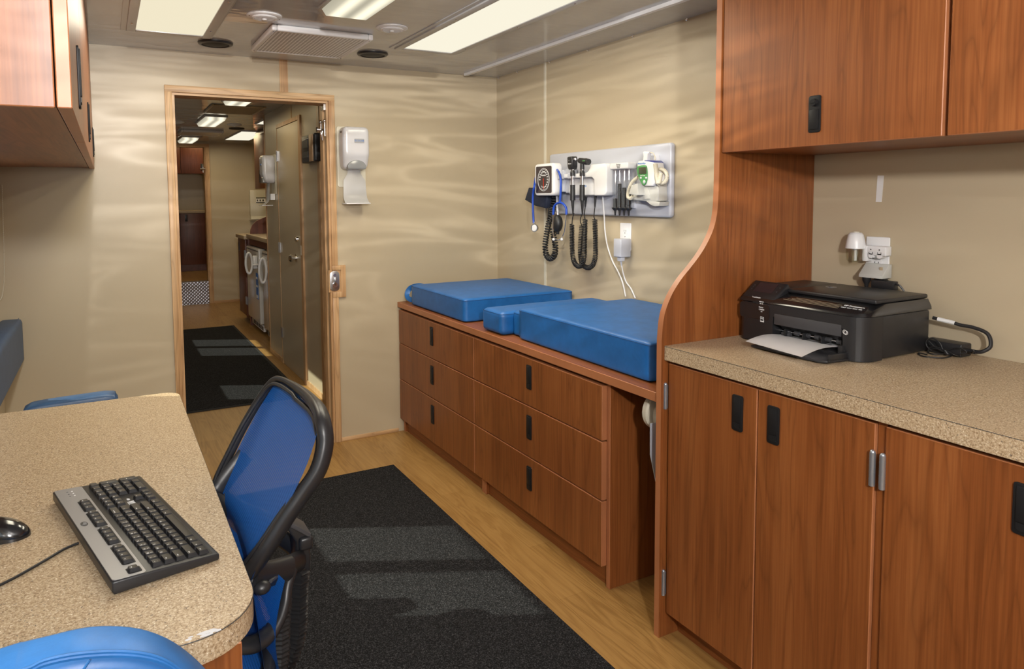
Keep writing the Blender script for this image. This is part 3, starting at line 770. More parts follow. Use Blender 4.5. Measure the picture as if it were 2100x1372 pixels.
# ---------------------------------------------------------------- desk
dk = thing('desk', 'speckled laminate desk with rounded corners under the keyboard', 'desk', (-.1, 1.7, 0))
o = rrect(XLW+.002, .181, 1.022, 2.418, [.105, .05, 0, 0], 10)
obj('desk_top', G().poly(o, 'z', .709, .749), 'lam', dk)
g = G()
ln = [(x+.0004*(1 if x > .1 else 0), y, .7468) for x, y in o if x > XLW+.01]
g.tube([Vector(p)+Vector((0, 0, 0)) for p in [(XLW+.01, 1.0217, .7468)]+ln], .0008, 6)
obj('edge_line', g, 'dink', dk)
ex = at(497, 1345, y=1.05).x
for y in (1.05, 2.36): obj('end_panel', panel(XLW+.002, ex, y, y+.02, 0, .709, 'y'), ['wood', 'edge'], dk)
obj('back_rail', G().box(-.30, -.28, 1.07, 2.36, .25, .709), 'wood_h', dk)
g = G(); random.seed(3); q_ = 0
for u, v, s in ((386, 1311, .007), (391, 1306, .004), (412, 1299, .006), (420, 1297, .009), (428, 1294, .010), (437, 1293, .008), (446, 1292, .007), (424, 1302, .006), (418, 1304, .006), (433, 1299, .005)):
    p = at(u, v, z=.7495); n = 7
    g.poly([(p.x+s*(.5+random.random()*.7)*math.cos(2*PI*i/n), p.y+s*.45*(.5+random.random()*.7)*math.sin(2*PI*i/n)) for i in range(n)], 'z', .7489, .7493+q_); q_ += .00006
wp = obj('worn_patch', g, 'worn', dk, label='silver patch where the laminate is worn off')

# ---------------------------------------------------------------- padded seating at left
def booth_back(label, pts, yq, d, zlow, name='booth_seat', mat='vinyl2', r=.02, group=None, base=True):
    x0 = min(p[0] for p in pts); x1 = max(p[0] for p in pts)
    t = thing(name, label, 'seat', ((x0+x1)/2, yq+d/2, 0), group)
    g = G().poly(pts, 'y', yq, yq+d, bev=r)
    obj('backrest', g, mat, t, smooth=60)
    return t
top = [at(u, v, y=.945) for u, v in ((0, 1322), (50, 1308), (100, 1296), (170, 1280), (230, 1276), (290, 1282), (340, 1299), (380, 1325), (410, 1352), (430, 1374))]
pts = [(-.40, .45), (-.40, top[0].z-.05)] + [(p.x, p.z) for p in crom([(-.30, .945, top[0].z-.015)]+top, 3)] + [(top[-1].x+.012, top[-1].z-.05), (top[-1].x+.014, .45)]
nb = booth_back('bright blue leather seat back at the bottom left corner, in front of the desk', pts, .868, .082, .45, r=.016)
sm = [at(u, v, y=.8655) for u, v in ((-60, 1405), (52, 1372), (90, 1355), (150, 1342), (225, 1336), (285, 1339), (330, 1350), (366, 1372), (385, 1395))]
obj('stitched_seam', G().tube(crom(sm, 5), .0022, 6), 'vinyl2', nb)
sm2 = [p+Vector((0, .0, -.004)) for p in sm]
obj('welt', G().tube(crom(sm2, 5), .0030, 6), 'vinyl2', nb)
sv = [at(185, 1352, y=.866), at(172, 1372, y=.866), at(160, 1400, y=.866)]
obj('centre_seam', G().tube(sv, .0015, 6), 'vinyl2', nb)
obj('corner_seam', G().tube([at(366, 1372, y=.8655), at(371, 1385, y=.8655), at(374, 1400, y=.8655)], .0016, 6), 'vinyl2', nb)
obj('seat_pad', pad(-.40, .13, .46, .868, .38, .46, .02), 'vinyl2', nb, smooth=80)
obj('base', G().box(-.38, .08, .50, .93, 0, .38, .004), 'wood', nb)
top = [at(u, v, y=2.56) for u, v in ((46, 845), (52, 832), (66, 824), (90, 819), (130, 813), (180, 806), (215, 801), (234, 801), (242, 811), (243, 822))]
pts = [(top[0].x-.004, .45)] + [(p.x, p.z) for p in top] + [(top[-1].x, .45)]
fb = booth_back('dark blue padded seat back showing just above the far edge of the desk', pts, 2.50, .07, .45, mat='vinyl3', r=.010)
obj('seam', G().tube([at(236, 802, y=2.499), at(237, 812, y=2.499), at(238, 824, y=2.499)], .0012, 6), 'vinyl3', fb)
obj('seat_pad', pad(-.27, .01, 2.57, 2.98, .38, .45, .02), 'vinyl3', fb, smooth=80)
obj('base', G().box(-.25, -.01, 2.52, 2.95, 0, .38, .004), 'wood', fb)
wc = thing('wall_cushion', 'long blue padded back cushion fixed along the left wall, cut by the picture edge', 'cushion', (-.40, 3.2, .63))
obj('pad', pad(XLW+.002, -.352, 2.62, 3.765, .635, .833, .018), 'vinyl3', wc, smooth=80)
obj('seam', G().tube([(-.366, 2.62, .8335), (-.366, 3.75, .8335)], .0014, 6), 'vinyl3', wc)
ch = crom([at(4, 380, y=3.74), at(6, 450, y=3.74), at(8, 510, y=3.74), at(9, 560, y=3.74), at(6, 598, y=3.74), at(0, 615, y=3.74), at(-8, 600, y=3.74), at(-10, 540, y=3.74), at(-10, 380, y=3.74)], 8)
cc = G().tube(ch, .0012, 6)
for k in range(0, len(ch)-1):
    for q in range(2): cc.sph(ch[k].lerp(ch[k+1], q/2), .0028, n=6)
solo('blind_chain', cc, 'wht2', 'white bead chain hanging from the blind at the left edge', 'chain')

# ---------------------------------------------------------------- soap dispenser (built facing -y, origin on the wall)
t = thing('foam_dispenser', 'silver grey hand sanitizer dispenser with white drip tray on the wall right of the doorway', 'dispenser', (0, 0, 0))
obj('back_plate', G().poly(rrect(-.080, .080, .095, .425, .012), 'y', -.006, 0, bev=.002), 'wht2', t)
g = pad(-.0725, .0725, -.108, -.004, .188, .418, .026, crown=0, nx=16)
for v in g.bm.verts:
    z = (v.co.z-.188)/.23
    if z < .35: v.co.y += (.35-z)*.06*(-v.co.y/.108)*1.3; v.co.x *= 1-(.35-z)*.20
    v.co.x *= 1+.03*math.sin(PI*max(0, min(1, z)))
obj('cover', g, 'sgry', t, smooth=80)
g = G().poly([(.052*math.cos(a), .196+.042*max(0, math.sin(a))**.8) for a in [math.radians(q) for q in range(0, 181, 10)]]+[(-.048, .190), (.048, .190)], 'y', -.104, -.05, bev=.004)
obj('push_bar', g, 'smoke', t, smooth=60)
pl = obj('label_plate', G().poly(rrect(-.014, .040, .330, .352, .004), 'y', -.1105, -.100), 'silv', t)
obj('lettering', text_at(G(), 'ECOLAB', .0135, (.013, -.1108, .341), (1, 0, 0), (0, 0, 1), .0005), 'bink', pl)
def tray(u, v):
    a = 1-v; z = .190-.185*a
    y = -.045-.015*math.sin(a*PI*.5)-.045*max(0, (a-.75)/.25)**2
    wd = .036+.022*max(0, min(1, (a-.12)/.2))+.010*a
    return Vector(((u-.5)*2*wd, y-.010*(1-(2*u-1)**2)*(1-a*.3), z))
g = G(); g.surf(tray, 13, 22)
bmesh.ops.solidify(g.bm, geom=g.bm.faces[:], thickness=.003)
g.box(-.068, .068, -.118, -.030, .002, .007, .002).box(-.030, .030, -.04, -.004, .05, .10)
obj('drip_tray', g, 'wht', t, smooth=60)
g = G().box(-.0735, -.071, -.075, -.045, .33, .395, .001); obj('sight_window', g, 'gry', t)
t.location = (1.203, YB, 1.328)
sd2 = dup(t, (1.25, 6.02, 1.30), -PI/2, 'white hand sanitizer dispenser with curved drip tray on the inner side wall past the doorway')

# ---------------------------------------------------------------- wall board with diagnostic instruments
XB = XR-.028
wb = thing('instrument_board', 'pale grey rectangular wall board carrying the medical instruments', 'board', (XR, 2.7, 1.272))
g = G().poly(rrect(2.243, 3.160, 1.270, 1.586, .014), 'x', XB, XR, bev=.008)
obj('panel', g, 'pgry', wb, smooth=50)
P = lambda u, v, x=2.06: at(u, v, x=x)

# blood pressure gauge
bp = thing('pressure_gauge', 'square white blood pressure gauge with dark dial at left of the wall board', 'gauge', (2.03, 3.06, 1.37))
a, b = P(1096, 337, 2.0), P(1136, 402, 2.0)
y0, y1, z0, z1 = b.y, a.y, b.z+.002, a.z
obj('housing', G().poly(rrect(y0, y1, z0, z1, .022), 'x', 2.0, 2.052, bev=.008), 'wht', bp, smooth=50)
dl = obj('dial', G().poly(rrect(y0+.020, y1-.018, z0+.014, z1-.014, .008), 'x', 1.998, 2.003), 'scr', bp)
cy, cz = (y0+y1)/2, (z0+z1)/2
g = G(); R0 = .058
ringp = [(1.9972, cy+R0*.92*math.cos(2*PI*i/48), cz+R0*math.sin(2*PI*i/48)) for i in range(48)]
g.tube(ringp, .0012, 6, closed=True)
for k in range(41):
    th = math.radians(-60-(300*k/40)); l = .009 if k % 5 == 0 else .005
    d = Vector((0, math.cos(th)*.92, math.sin(th)))
    g.tube([Vector((1.9972, cy, cz))+d*(R0-.003), Vector((1.9972, cy, cz))+d*(R0-.003-l)], .0006, 4)
obj('scale', g, 'ink', dl)
g = G()
for k in range(0, 16):
    th = math.radians(-60-20*k); d = Vector((0, math.cos(th)*.92, math.sin(th)))
    text_at(g, str(k*20), .010, Vector((1.9972, cy, cz))+d*.040, (0, -1, 0), (0, 0, 1))
text_at(g, 'WelchAllyn', .009, (1.9972, cy, cz+.022), (0, -1, 0), (0, 0, 1))
obj('numbers', g, 'ink', dl)
M['red'] = plain('red_needle', (.75, .06, .02), .4)
obj('needle', G().poly([(cy-.002, cz+.005), (cy+.002, cz+.005), (cy+.001, cz-.050), (cy-.001, cz-.050)], 'x', 1.9955, 1.9968), 'red', dl)
obj('bracket', G().box(2.05, XB, 2.955, 3.06, 1.385, 1.497, .006).box(2.06, XB-.004, 2.90, 2.955, 1.38, 1.50, .004), 'pgry', bp)
g = G(); a, b, c, d = P(1080, 410, 2.05), P(1088, 385, 2.05), P(1126, 398, 2.05), P(1122, 427, 2.05)
g.poly([(a.y, a.z), (b.y, b.z), (c.y, c.z+.01), (c.y-.006, c.z), (d.y, d.z), ((a.y+d.y)/2, d.z+.012)], 'x', 2.035, 2.095, bev=.008)
solo('pressure_cuff', g, 'navy', 'folded navy blue nylon cuff behind the gauge at the left end of the wall board', 'cuff', smooth=60)
# coiled hose and bulb
hs = thing('gauge_hose', 'black coiled rubber hose hanging in a loop under the white gauge', 'hose', (2.06, 3.1, 1.02))
path = crom([P(1138, 404), P(1133, 430), P(1126, 455), P(1121, 480), P(1118, 505), P(1121, 524), P(1129, 530), P(1137, 523), P(1139, 505), P(1135, 482), P(1132, 470, 2.05)], 8)
obj('coil', G().tube(coil(path, .0125, .0042, 40, 5, 12), .0042, 6), 'rub', hs, smooth=80)
obj('plain_end', G().tube(crom([P(1124, 402), P(1125, 425), P(1124, 450), P(1128, 458)], 8), .004, 8), 'rub', hs)
bl = thing('inflation_bulb', 'black rubber squeeze bulb hanging between the ear tubes of the stethoscope', 'bulb', (2.05, 3.07, 1.15))
c = P(1143.5, 458, 2.045)
obj('bulb', G().sph(c, (.026, .030, .046), n=24).cyl(c+V(0, 0, -.042), c+V(0, 0, -.056), .010, .008), 'rub', bl, smooth=80)
obj('valve', G().cyl(c+V(0, 0, .040), c+V(0, 0, .062), .008, .006).cyl(c+V(-.012, 0, .054), c+V(.012, 0, .054), .004), 'chr', bl)
obj('tube', G().tube([c+V(0, 0, .06), P(1143, 425, 2.05), P(1142, 402, 2.05)], .0055, 8), 'pgry', bl)
# stethoscope
st = thing('stethoscope', 'blue stethoscope looped over the white gauge with its chest piece hanging left', 'stethoscope', (1.99, 3.1, 1.15))
Q = lambda u, v: at(u, v, x=1.99)
g = G().tube(crom([Q(1094.5, 458), Q(1093, 430), Q(1093, 400), Q(1096, 380)]+[P(1100, 360, 2.058), P(1110, 345, 2.06), P(1125, 342, 2.06), P(1138, 345, 2.055)]+[Q(1146, 353), Q(1150, 368), Q(1150, 390), Q(1148.5, 415)], 8), .0058, 10)
g.tube(crom([Q(1134.5, 440), Q(1136, 425), Q(1141, 418), Q(1148.5, 415.5), Q(1156, 419), Q(1161, 427), Q(1161.5, 440)], 8), .0058, 10)
obj('tubing', g, 'btube', st, smooth=80)
g = G().tube(crom([Q(1134.5, 438), Q(1133.5, 460), Q(1134, 478), Q(1137, 488), Q(1143, 491.5), Q(1148, 492)], 8), .0024, 8)
obj('ear_tube', g, 'chr', st)
obj('ear_tube', G().tube(crom([Q(1161.5, 438), Q(1160, 455), Q(1157, 475), Q(1152, 487), Q(1147, 491.5), Q(1143, 491.5)], 8), .0024, 8), 'chr', st)
obj('ear_tip', G().sph(Q(1135, 491), (.006, .009, .007), n=12), 'wht', st); obj('ear_tip', G().sph(Q(1152, 491), (.006, .009, .007), n=12), 'wht', st)
c = Q(1097, 467.5)
obj('chest_piece', G().cyl(c+V(-.007, -.003, 0), c+V(.006, .003, 0), .021, .018, 28).cyl(c+V(0, .004, .015), c+V(0, .004, .032), .004), 'chr', st)
obj('diaphragm', G().cyl(c+V(-.009, -.0035, 0), c+V(-.0065, -.0028, 0), .0165, .018, 28), 'wht', st)

# wall transformer with its two instruments
wt = thing('wall_transformer', 'white charging unit with two cradle arms on the wall board', 'charger', (2.06, 2.8, 1.364))
g = G()
a = P(1223, 402, 2.035); b = P(1245, 338, 2.035); yR, yL = b.y, P(1222, 380, 2.035).y
ol = [(yR+.020, 1.365), (yL+.010, 1.365), (yL+.012, 1.440), (yL+.030, 1.452), (2.985, 1.452), (2.990, 1.463), (2.985, 1.474), (yL+.085, 1.474), (yL+.060, 1.481), (yL+.045, 1.496), (yL+.038, 1.513), (yR+.020, 1.513), (yR+.006, 1.507), (yR, 1.493), (yR, 1.385), (yR+.006, 1.371)]
obj('body', G().poly(ol, 'x', 2.032, XB, bev=.005), 'wht', wt, smooth=50)
fp = obj('lower_plate', G().poly(rrect(yL+.01, 2.925, 1.367, 1.452, .022), 'x', 2.060, XB, bev=.004), 'wht', wt, smooth=50)
obj('lettering', text_at(G(), 'WelchAllyn', .012, (2.0595, 2.805, 1.413), (0, -1, 0), (0, 0, 1)), 'bink', fp)
obj('cradle', G().box(2.022, 2.034, 2.925, 2.975, 1.450, 1.476, .003), 'pgry', wt); obj('cradle', G().box(2.022, 2.034, 2.835, 2.885, 1.450, 1.476, .003), 'pgry', wt)
def scope(name, label, cat, u, head):
    X = 2.022; top = P(u, 347, X); y = top.y
    t = thing(name, label, cat, (X, y, 1.20), 'hand instruments in the charging unit')
    z = lambda v: at(u, v, x=X).z
    g = G().cyl((X, y, z(379)), (X, y, z(411)), .0125, .013).cyl((X, y, z(411)), (X+.002, y, z(440)), .0085, .0035)
    obj('grip', g, 'blk', t)
    obj('neck', G().cyl((X, y, z(346)), (X, y, z(379)), .0085), 'chr', t)
    obj('collar', G().cyl((X, y, z(354)), (X, y, z(361)), .0125, .0125).cyl((X, y, z(349)), (X, y, z(354)), .009, .0125), 'blk', t)
    return t, X, y, z
t, X, y, z = scope('ophthalmoscope', 'black upright ophthalmoscope, the left of the two hand instruments in the charger', 'ophthalmoscope', 1174.5, 0)
hd = obj('head', G().poly([(y-.017, z(343)), (y-.010, z(348)), (y+.012, z(348)), (y+.022, z(341)), (y+.024, z(323)), (y+.018, z(321)), (y-.012, z(321)), (y-.018, z(326))], 'x', X-.018, X+.018, bev=.005), 'blk', t, smooth=50)
obj('lettering', text_at(text_at(G(), 'PanOptic', .007, (X-.0185, y, z(336)), (0, -1, 0), (0, 0, 1)), 'o', .006, (X-.0185, y+.006, z(329)), (0, -1, 0), (0, 0, 1)), 'ink', hd)
obj('lens_ring', G().cyl((X-.006, y-.018, z(327)), (X-.006, y-.030, z(327)), .006), 'chr', t)
t, X, y, z = scope('otoscope', 'black otoscope with a sideways head, the right of the two hand instruments in the charger', 'otoscope', 1194, 0)
hc = V(X, y, z(331))
g = G().cyl(hc+V(0, .020, .005), hc+V(0, -.030, -.002), .013, .015).cyl(hc+V(0, -.030, -.002), hc+V(0, -.052, -.005), .016, .0145).cyl(hc+V(0, .032, .006), hc+V(0, .020, .005), .006, .013).cyl(hc, V(X, y, z(348)), .010, .011)
obj('head', g, 'blk', t, smooth=50)
obj('green_mark', G().box(hc.x-.0165, hc.x-.0145, hc.y-.040, hc.y-.022, hc.z-.001, hc.z+.003), 'green', t)
def coilcord(pts, head, tail, XX):
    P = lambda u, v: at(u, v, x=XX)
    path = crom([P(*p) for p in pts], 8)
    t = obj('coiled_cord', G().tube(coil(path, .0105, .0026, 62, 5, 10), .0026, 5), 'rub', wt, smooth=80)
    obj('lead', G().tube(crom([P(*p) for p in head]+[P(*pts[0])], 6), .0026, 6), 'rub', t)
    obj('lead', G().tube(crom([P(*pts[-1])]+[P(*p) for p in tail], 6), .0026, 6), 'rub', t)
    c, d = P(*tail[-1]), P(*tail[-2])
    obj('strain_relief', G().cyl(c, d, .007, .0035), 'blk', t)
coilcord([(1173, 460), (1173, 490), (1174, 520), (1178, 538), (1186, 546), (1194, 542), (1198, 525), (1199, 490), (1200, 450)], [(1177, 437), (1174, 448)], [(1198.5, 442), (1200, 424), (1202, 402)], 2.047)
coilcord([(1193, 463), (1191, 490), (1190, 520), (1194, 541), (1205, 549), (1216, 543), (1221, 523), (1221, 490), (1220, 450)], [(1193, 440), (1190, 452)], [(1218, 444), (1220, 424), (1221, 402)], 2.072)
obj('power_cord', G().tube(crom([P(1236, 402, 2.07), P(1239, 440, 2.09), P(1241, 475, 2.1), P(1246, 505, 2.1), P(1256, 535, 2.105), P(1268, 558, 2.108), P(1277, 580, 2.11), P(1283, 608, 2.11)], 8), .0032, 8), 'wht', wt)

# specula dispenser
sd = thing('specula_dispenser', 'clear tube dispenser of black ear tips with a white cap on the wall board', 'dispenser', (2.07, 2.575, 1.29))
y1, y0 = P(1252, 340, 2.05).y, P(1289, 340, 2.05).y
zt, zc, zb = P(1270, 334, 2.05).z, P(1270, 347, 2.05).z, P(1270, 427, 2.05).z
obj('cap', G().poly(rrect(y0, y1, 2.045, XB, .012), 'z', 0, 1) if False else G().box(2.045, XB, y0, y1, zc, zt, .006, 3), 'wht', sd, smooth=50)
g = text_at(text_at(text_at(G(), 'KleenSpec', .007, (2.0445, (y0+y1)/2, zt-.007), (0, -1, 0), (0, 0, 1)), 'Disposable', .006, (2.0445, (y0+y1)/2, zt-.014), (0, -1, 0), (0, 0, 1)), 'Specula', .006, (2.0445, (y0+y1)/2, zt-.021), (0, -1, 0), (0, 0, 1))
obj('lettering', g, 'dink', sd)
obj('back_plate', G().box(XB-.012, XB, y0+.004, y1-.004, zb, zc), 'pgry', sd)
dy = (y1-y0)/4; fill = (.24, .62, .53, .47)
for k in range(4):
    yc = y1-dy*(k+.5)
    obj('tube', G().cyl((2.066, yc, zb), (2.066, yc, zc), .0135, n=20, caps=False), 'clear', sd)
    hgt = (zc-zb)*(.02+fill[k])
    g = G()
    m = int(hgt/.0045)
    prf = [(0, zb)]
    for i in range(m): prf += [(.0105, zb+i*.0045), (.0085, zb+i*.0045+.003)]
    prf += [(0, zb+m*.0045)]
    g.lathe([(r, h) for r, h in prf], (2.066, yc, 0), (0, 0, 1), 16)
    obj('specula_stack', g, 'blk', sd)
    obj('nozzle', G().lathe([(.0, -.034), (.0035, -.034), (.0055, -.012), (.010, -.008), (.0165, 0), (.0165, .003), (0, .003)], (2.066, yc, zb), (0, 0, 1), 18), 'blk', sd)

# thermometer in its holder
th = thing('thermometer', 'white thermometer with a green bezel standing in its grey wall holder', 'thermometer', (2.04, 2.40, 1.38))
X = 2.03
cn = [(1307, 333), (1309, 330), (1318, 329), (1337, 332), (1343, 334), (1346, 352), (1347, 372), (1338, 382), (1322, 382), (1312, 370), (1307, 350)]
obj('body', G().poly([(at(u, v, x=X).y, at(u, v, x=X).z) for u, v in cn], 'x', X, X+.05, bev=.006), 'wht', th, smooth=50)
cn = [(1308, 343), (1313, 340), (1322, 339), (1327, 342), (1328.5, 360), (1327, 373), (1323, 379.5), (1319, 378), (1313, 368), (1309, 356)]
bz = obj('bezel', G().poly([(p[0], p[1]) for p in crom([(at(u, v, x=X).y, at(u, v, x=X).z, 0) for u, v in cn], 4, True)], 'x', X-.006, X+.002, bev=.002), 'green', th, smooth=50)
a, b = at(1310, 343.5, x=X-.006), at(1325.5, 356.5, x=X-.006)
obj('screen', G().box(X-.0075, X-.005, b.y, a.y, b.z, a.z, .001), 'lcd', bz)
g = G()
for u, v in ((1314, 365), (1325, 365)): p = at(u, v, x=X-.006); g.sph(p, (.003, .006, .005), n=12)
p = at(1321, 373, x=X-.006); g.sph(p, (.003, .008, .008), n=12); obj('buttons', g, 'sgry', bz)
g = text_at(G(), 'WelchAllyn', .0105, at(1316, 335.5, x=X-.0004), (0, -1, 0), (0, 0, 1)); obj('lettering', g, 'bink', th)
g = text_at(G(), 'SureTemp', .007, at(1318, 360, x=X-.0066), (0, -1, 0), (0, 0, 1)); obj('model_lettering', g, 'ink', bz)
a, b = at(1319, 329, x=X), at(1341, 343, x=X)
obj('probe_well', G().poly([(at(u, v, x=X).y, at(u, v, x=X).z) for u, v in ((1319, 331), (1320, 328.5), (1337, 329), (1341, 333), (1341, 342), (1334, 343), (1331, 333))], 'x', X+.004, X+.054, bev=.002), 'dblue', th)
pr = obj('probe', G().poly([(p[0], p[1]) for p in [(at(u, v, x=X+.02).y, at(u, v, x=X+.02).z) for u, v in ((1321, 330), (1322, 320), (1321, 312), (1324, 310), (1334, 311.5), (1331, 316), (1330, 330))]], 'x', X+.012, X+.032, bev=.003), 'wht', th, smooth=50)
obj('probe_covers', G().poly([(at(u, v, x=X+.05).y, at(u, v, x=X+.05).z) for u, v in ((1328, 320), (1346, 318), (1347, 346), (1340, 344), (1330, 330))], 'x', X+.045, XB, bev=.002), 'wht', th)
hl = thing('thermometer_holder', 'pale grey wall holder gripping the white and green thermometer', 'holder', (2.06, 2.38, 1.33))
cn = [(1308, 378), (1320, 381), (1332, 381), (1345, 374), (1359, 370), (1360, 412), (1352, 414), (1335, 413), (1318, 411), (1302, 410), (1301, 402), (1309, 400)]
obj('cup', G().poly([(at(u, v, x=2.072).y, at(u, v, x=2.072).z) for u, v in cn], 'x', 2.045, XB, bev=.005), 'lgry', hl, smooth=50)
cn = [(1316, 387), (1319, 384.5), (1328, 385), (1330, 388), (1333, 408), (1320, 409)]
obj('front_pocket', G().poly([(at(u, v, x=2.043).y, at(u, v, x=2.043).z) for u, v in cn], 'x', 2.040, 2.05, bev=.002), 'lgry', hl)
cn = [(1291, 398), (1297, 379), (1302, 380), (1304, 377), (1309, 376), (1311, 400), (1306, 401)]
obj('probe_cup', G().poly([(at(u, v, x=2.01).y, at(u, v, x=2.01).z) for u, v in cn], 'x', 2.005, 2.045, bev=.003), 'lgry', hl)
cn = [(1326, 412), (1355, 414), (1353, 422), (1345, 423), (1337, 421)]
obj('base_clip', G().poly([(at(u, v, x=2.05).y, at(u, v, x=2.05).z) for u, v in cn], 'x', 2.045, XB, bev=.002), 'lgry', hl)
g = G().tube(coil(crom([P(1333, 312, 2.05), P(1341, 316, 2.05), P(1344, 328, 2.04)], 6), .0008, .001, 2, 5), .0022, 6)
tc_ = obj('probe_cord', g, 'wht2', th)
c1_ = crom([P(1344, 336, 2.03), P(1346, 350, 2.03), P(1347, 365, 2.03), P(1350, 377, 2.03), P(1353, 368, 2.035), P(1355, 355, 2.04)], 8)
obj('coil', G().tube(coil(c1_, .0075, .002, 40, 5, 8), .0022, 5), 'wht2', tc_, smooth=80)
c2_ = crom([P(1349, 349, 2.05), P(1356, 347, 2.05), P(1364, 351, 2.05), P(1368, 361, 2.05), P(1365, 372, 2.05), P(1357, 376, 2.05), P(1350, 373, 2.05)], 8)
obj('coil', G().tube(coil(c2_, .0060, .002, 36, 5, 8), .0024, 5), 'wht2', tc_, smooth=80)
c3_ = crom([P(1309, 363, 2.06), P(1299, 371, 2.06), P(1292, 382, 2.06), P(1288, 395, 2.06), P(1288, 404, 2.05), P(1293, 407, 2.04), P(1298, 402, 2.04)], 8)
obj('coil', G().tube(coil(c3_, .0060, .002, 36, 5, 8), .0024, 5), 'wht2', tc_, smooth=80)

# ---------------------------------------------------------------- outlets
def outlet(ya, yb, za, zb, label):
    t = thing('wall_outlet', label, 'outlet', (XR, (ya+yb)/2, za), 'white wall outlets')
    obj('cover_plate', G().poly(rrect(ya, yb, za, zb, .004), 'x', XR-.006, XR, bev=.002), 'wht', t, smooth=50)
    cy, h = (ya+yb)/2, zb-za
    for zc in (za+h*.31, za+h*.69):
        s = obj('socket', G().poly(rrect(cy-.017, cy+.017, zc-.014, zc+.014, .006), 'x', XR-.0075, XR-.005), 'wht', t)
        obj('slots', G().box(XR-.0080, XR-.0074, cy+.005, cy+.007, zc-.001, zc+.007).box(XR-.0080, XR-.0074, cy-.007, cy-.005, zc-.001, zc+.007).cyl((XR-.008, cy, zc-.007), (XR-.0074, cy, zc-.007), .0025), 'dink', s)
    screws(t, [(XR-.006, cy, za+h*.5)], (-1, 0, 0), .003)
    return t
outlet(2.522, 2.598, 1.110, 1.238, 'white wall outlet below the instrument board, with the grey adapter plugged in')
outlet(1.310, 1.386, 1.108, 1.230, 'white wall outlet above the printer, crowded with plug-in devices')
pa = thing('plug_adapter', 'boxy grey plug-in power adapter hanging from the outlet under the instrument board', 'adapter', (2.08, 2.56, 1.08))
a, b = P(1262, 489, 2.07), P(1277, 528, 2.07)
obj('body', G().box(2.058, XR-.008, b.y, a.y, b.z, a.z, .005, 3), 'pgry', pa)
obj('plug', G().box(2.070, 2.095, b.y+.014, a.y-.012, b.z-.020, b.z, .003), 'pgry', pa)
obj('strain_relief', G().cyl((2.082, (a.y+b.y)/2, b.z-.018), (2.084, (a.y+b.y)/2-.002, b.z-.040), .005, .0035), 'pgry', pa)
q = V(2.084, (a.y+b.y)/2-.002, b.z-.038)
obj('cord', G().tube(crom([q, P(1278, 560, 2.09), P(1284, 578, 2.10), P(1294, 592, 2.107), P(1303, 612, 2.11)], 8), .0030, 8), 'wht', pa)

# air freshener and adapters over the printer
af = thing('air_freshener', 'white plug-in air freshener with a clear oil bottle, left of the outlet above the printer', 'air freshener', (2.09, 1.425, 1.145))
R_ = lambda u, v, x=2.085: at(u, v, x=x)
c = R_(1756, 500); zt, zm, zb = R_(1756, 476).z, R_(1756, 509).z, R_(1756, 537).z
obj('housing', G().lathe([(0, zt), (.016, zt-.001), (.022, zt-.008), (.027, zt-.03), (.030, zm), (.0, zm)], (2.082, c.y, 0), (0, 0, 1), 28), 'wht', af, smooth=50)
obj('warmer_vent', G().cyl((2.082, c.y, zt-.001), (2.082, c.y, zt+.0015), .010), 'wht2', af)
obj('bottle', G().lathe([(.0, zb), (.020, zb), (.025, zb+.006), (.027, zb+.02), (.027, zm-.001)], (2.082, c.y, 0), (0, 0, 1), 28), 'bottle', af, smooth=50)
obj('wick', G().cyl((2.082, c.y, zb+.004), (2.082, c.y, zm), .004), 'wht', af)
obj('mount', G().box(2.085, 2.119, c.y-.034, c.y-.020, zb+.004, zm+.010, .003), 'wht', af)
tp = thing('outlet_tap', 'white triple outlet tap plugged into the outlet above the printer', 'outlet tap', (2.1, 1.36, 1.19))
a, b = R_(1776, 504, 2.088), R_(1816, 526, 2.088)
g = G().poly(rrect(b.y, a.y, b.z, a.z, [.013, .013, .003, .003]), 'x', 2.088, XR-.008, bev=.003)
for yy in (a.y-.016, b.y+.020): g.poly(rrect(yy-.008, yy+.008, b.z-.008, b.z+.006, .006), 'x', 2.088, 2.112)
obj('body', g, 'wht', tp, smooth=50)
g = G()
for yy in (a.y-.016, b.y+.020):
    for d in (-.0055, .0055): g.box(2.0872, 2.0885, yy+d-.0007, yy+d+.0007, b.z+.004, b.z+.011)
    g.cyl((2.0872, yy, b.z+.0185), (2.0885, yy, b.z+.0185), .002)
obj('slots', g, 'dink', tp)
gt = thing('grey_tap', 'grey sloping outlet tap at the bottom of the outlet above the printer', 'outlet tap', (2.08, 1.36, 1.12))
cn = [(XR-.008, 0), (2.105, 0), (2.072, -.034), (2.072, -.042), (XR-.008, -.042)]
zt = R_(1795, 541, 2.10).z; a, b = R_(1764, 560, 2.08), R_(1813, 560, 2.08)
obj('body', G().poly([(x, zt+z) for x, z in cn], 'y', b.y, a.y, bev=.002), 'lgry', gt)
obj('sticker', G().box(2.088, 2.0895, b.y+.010, b.y+.020, zt-.018, zt-.008), 'tan', gt)
bp_ = thing('black_plug', 'black round plug hanging from the grey tap behind the printer', 'plug', (2.08, 1.385, 1.06))
c = R_(1775, 575, 2.08); zz = zt-.042
obj('body', G().lathe([(.013, 0), (.012, -.010), (.006, -.022), (.005, -.034)], (2.085, c.y, zz), (0, 0, 1), 18).cyl((2.085, c.y, zz-.0005), (2.085, c.y, zz-.001), .013), 'blk', bp_)
obj('cord', G().tube(crom([V(2.085, c.y, zz-.03), V(2.088, c.y, zz-.07), V(2.10, c.y-.02, .98), V(2.095, c.y-.03, .935), V(2.08, 1.27, .919), V(2.075, 1.18, .919)], 6), .0035, 8), 'blk', bp_)
bb = thing('black_adapter', 'black block adapter plugged under the grey tap behind the printer', 'adapter', (2.09, 1.31, 1.06))
a, b = R_(1788, 573, 2.09), R_(1834, 590, 2.09)
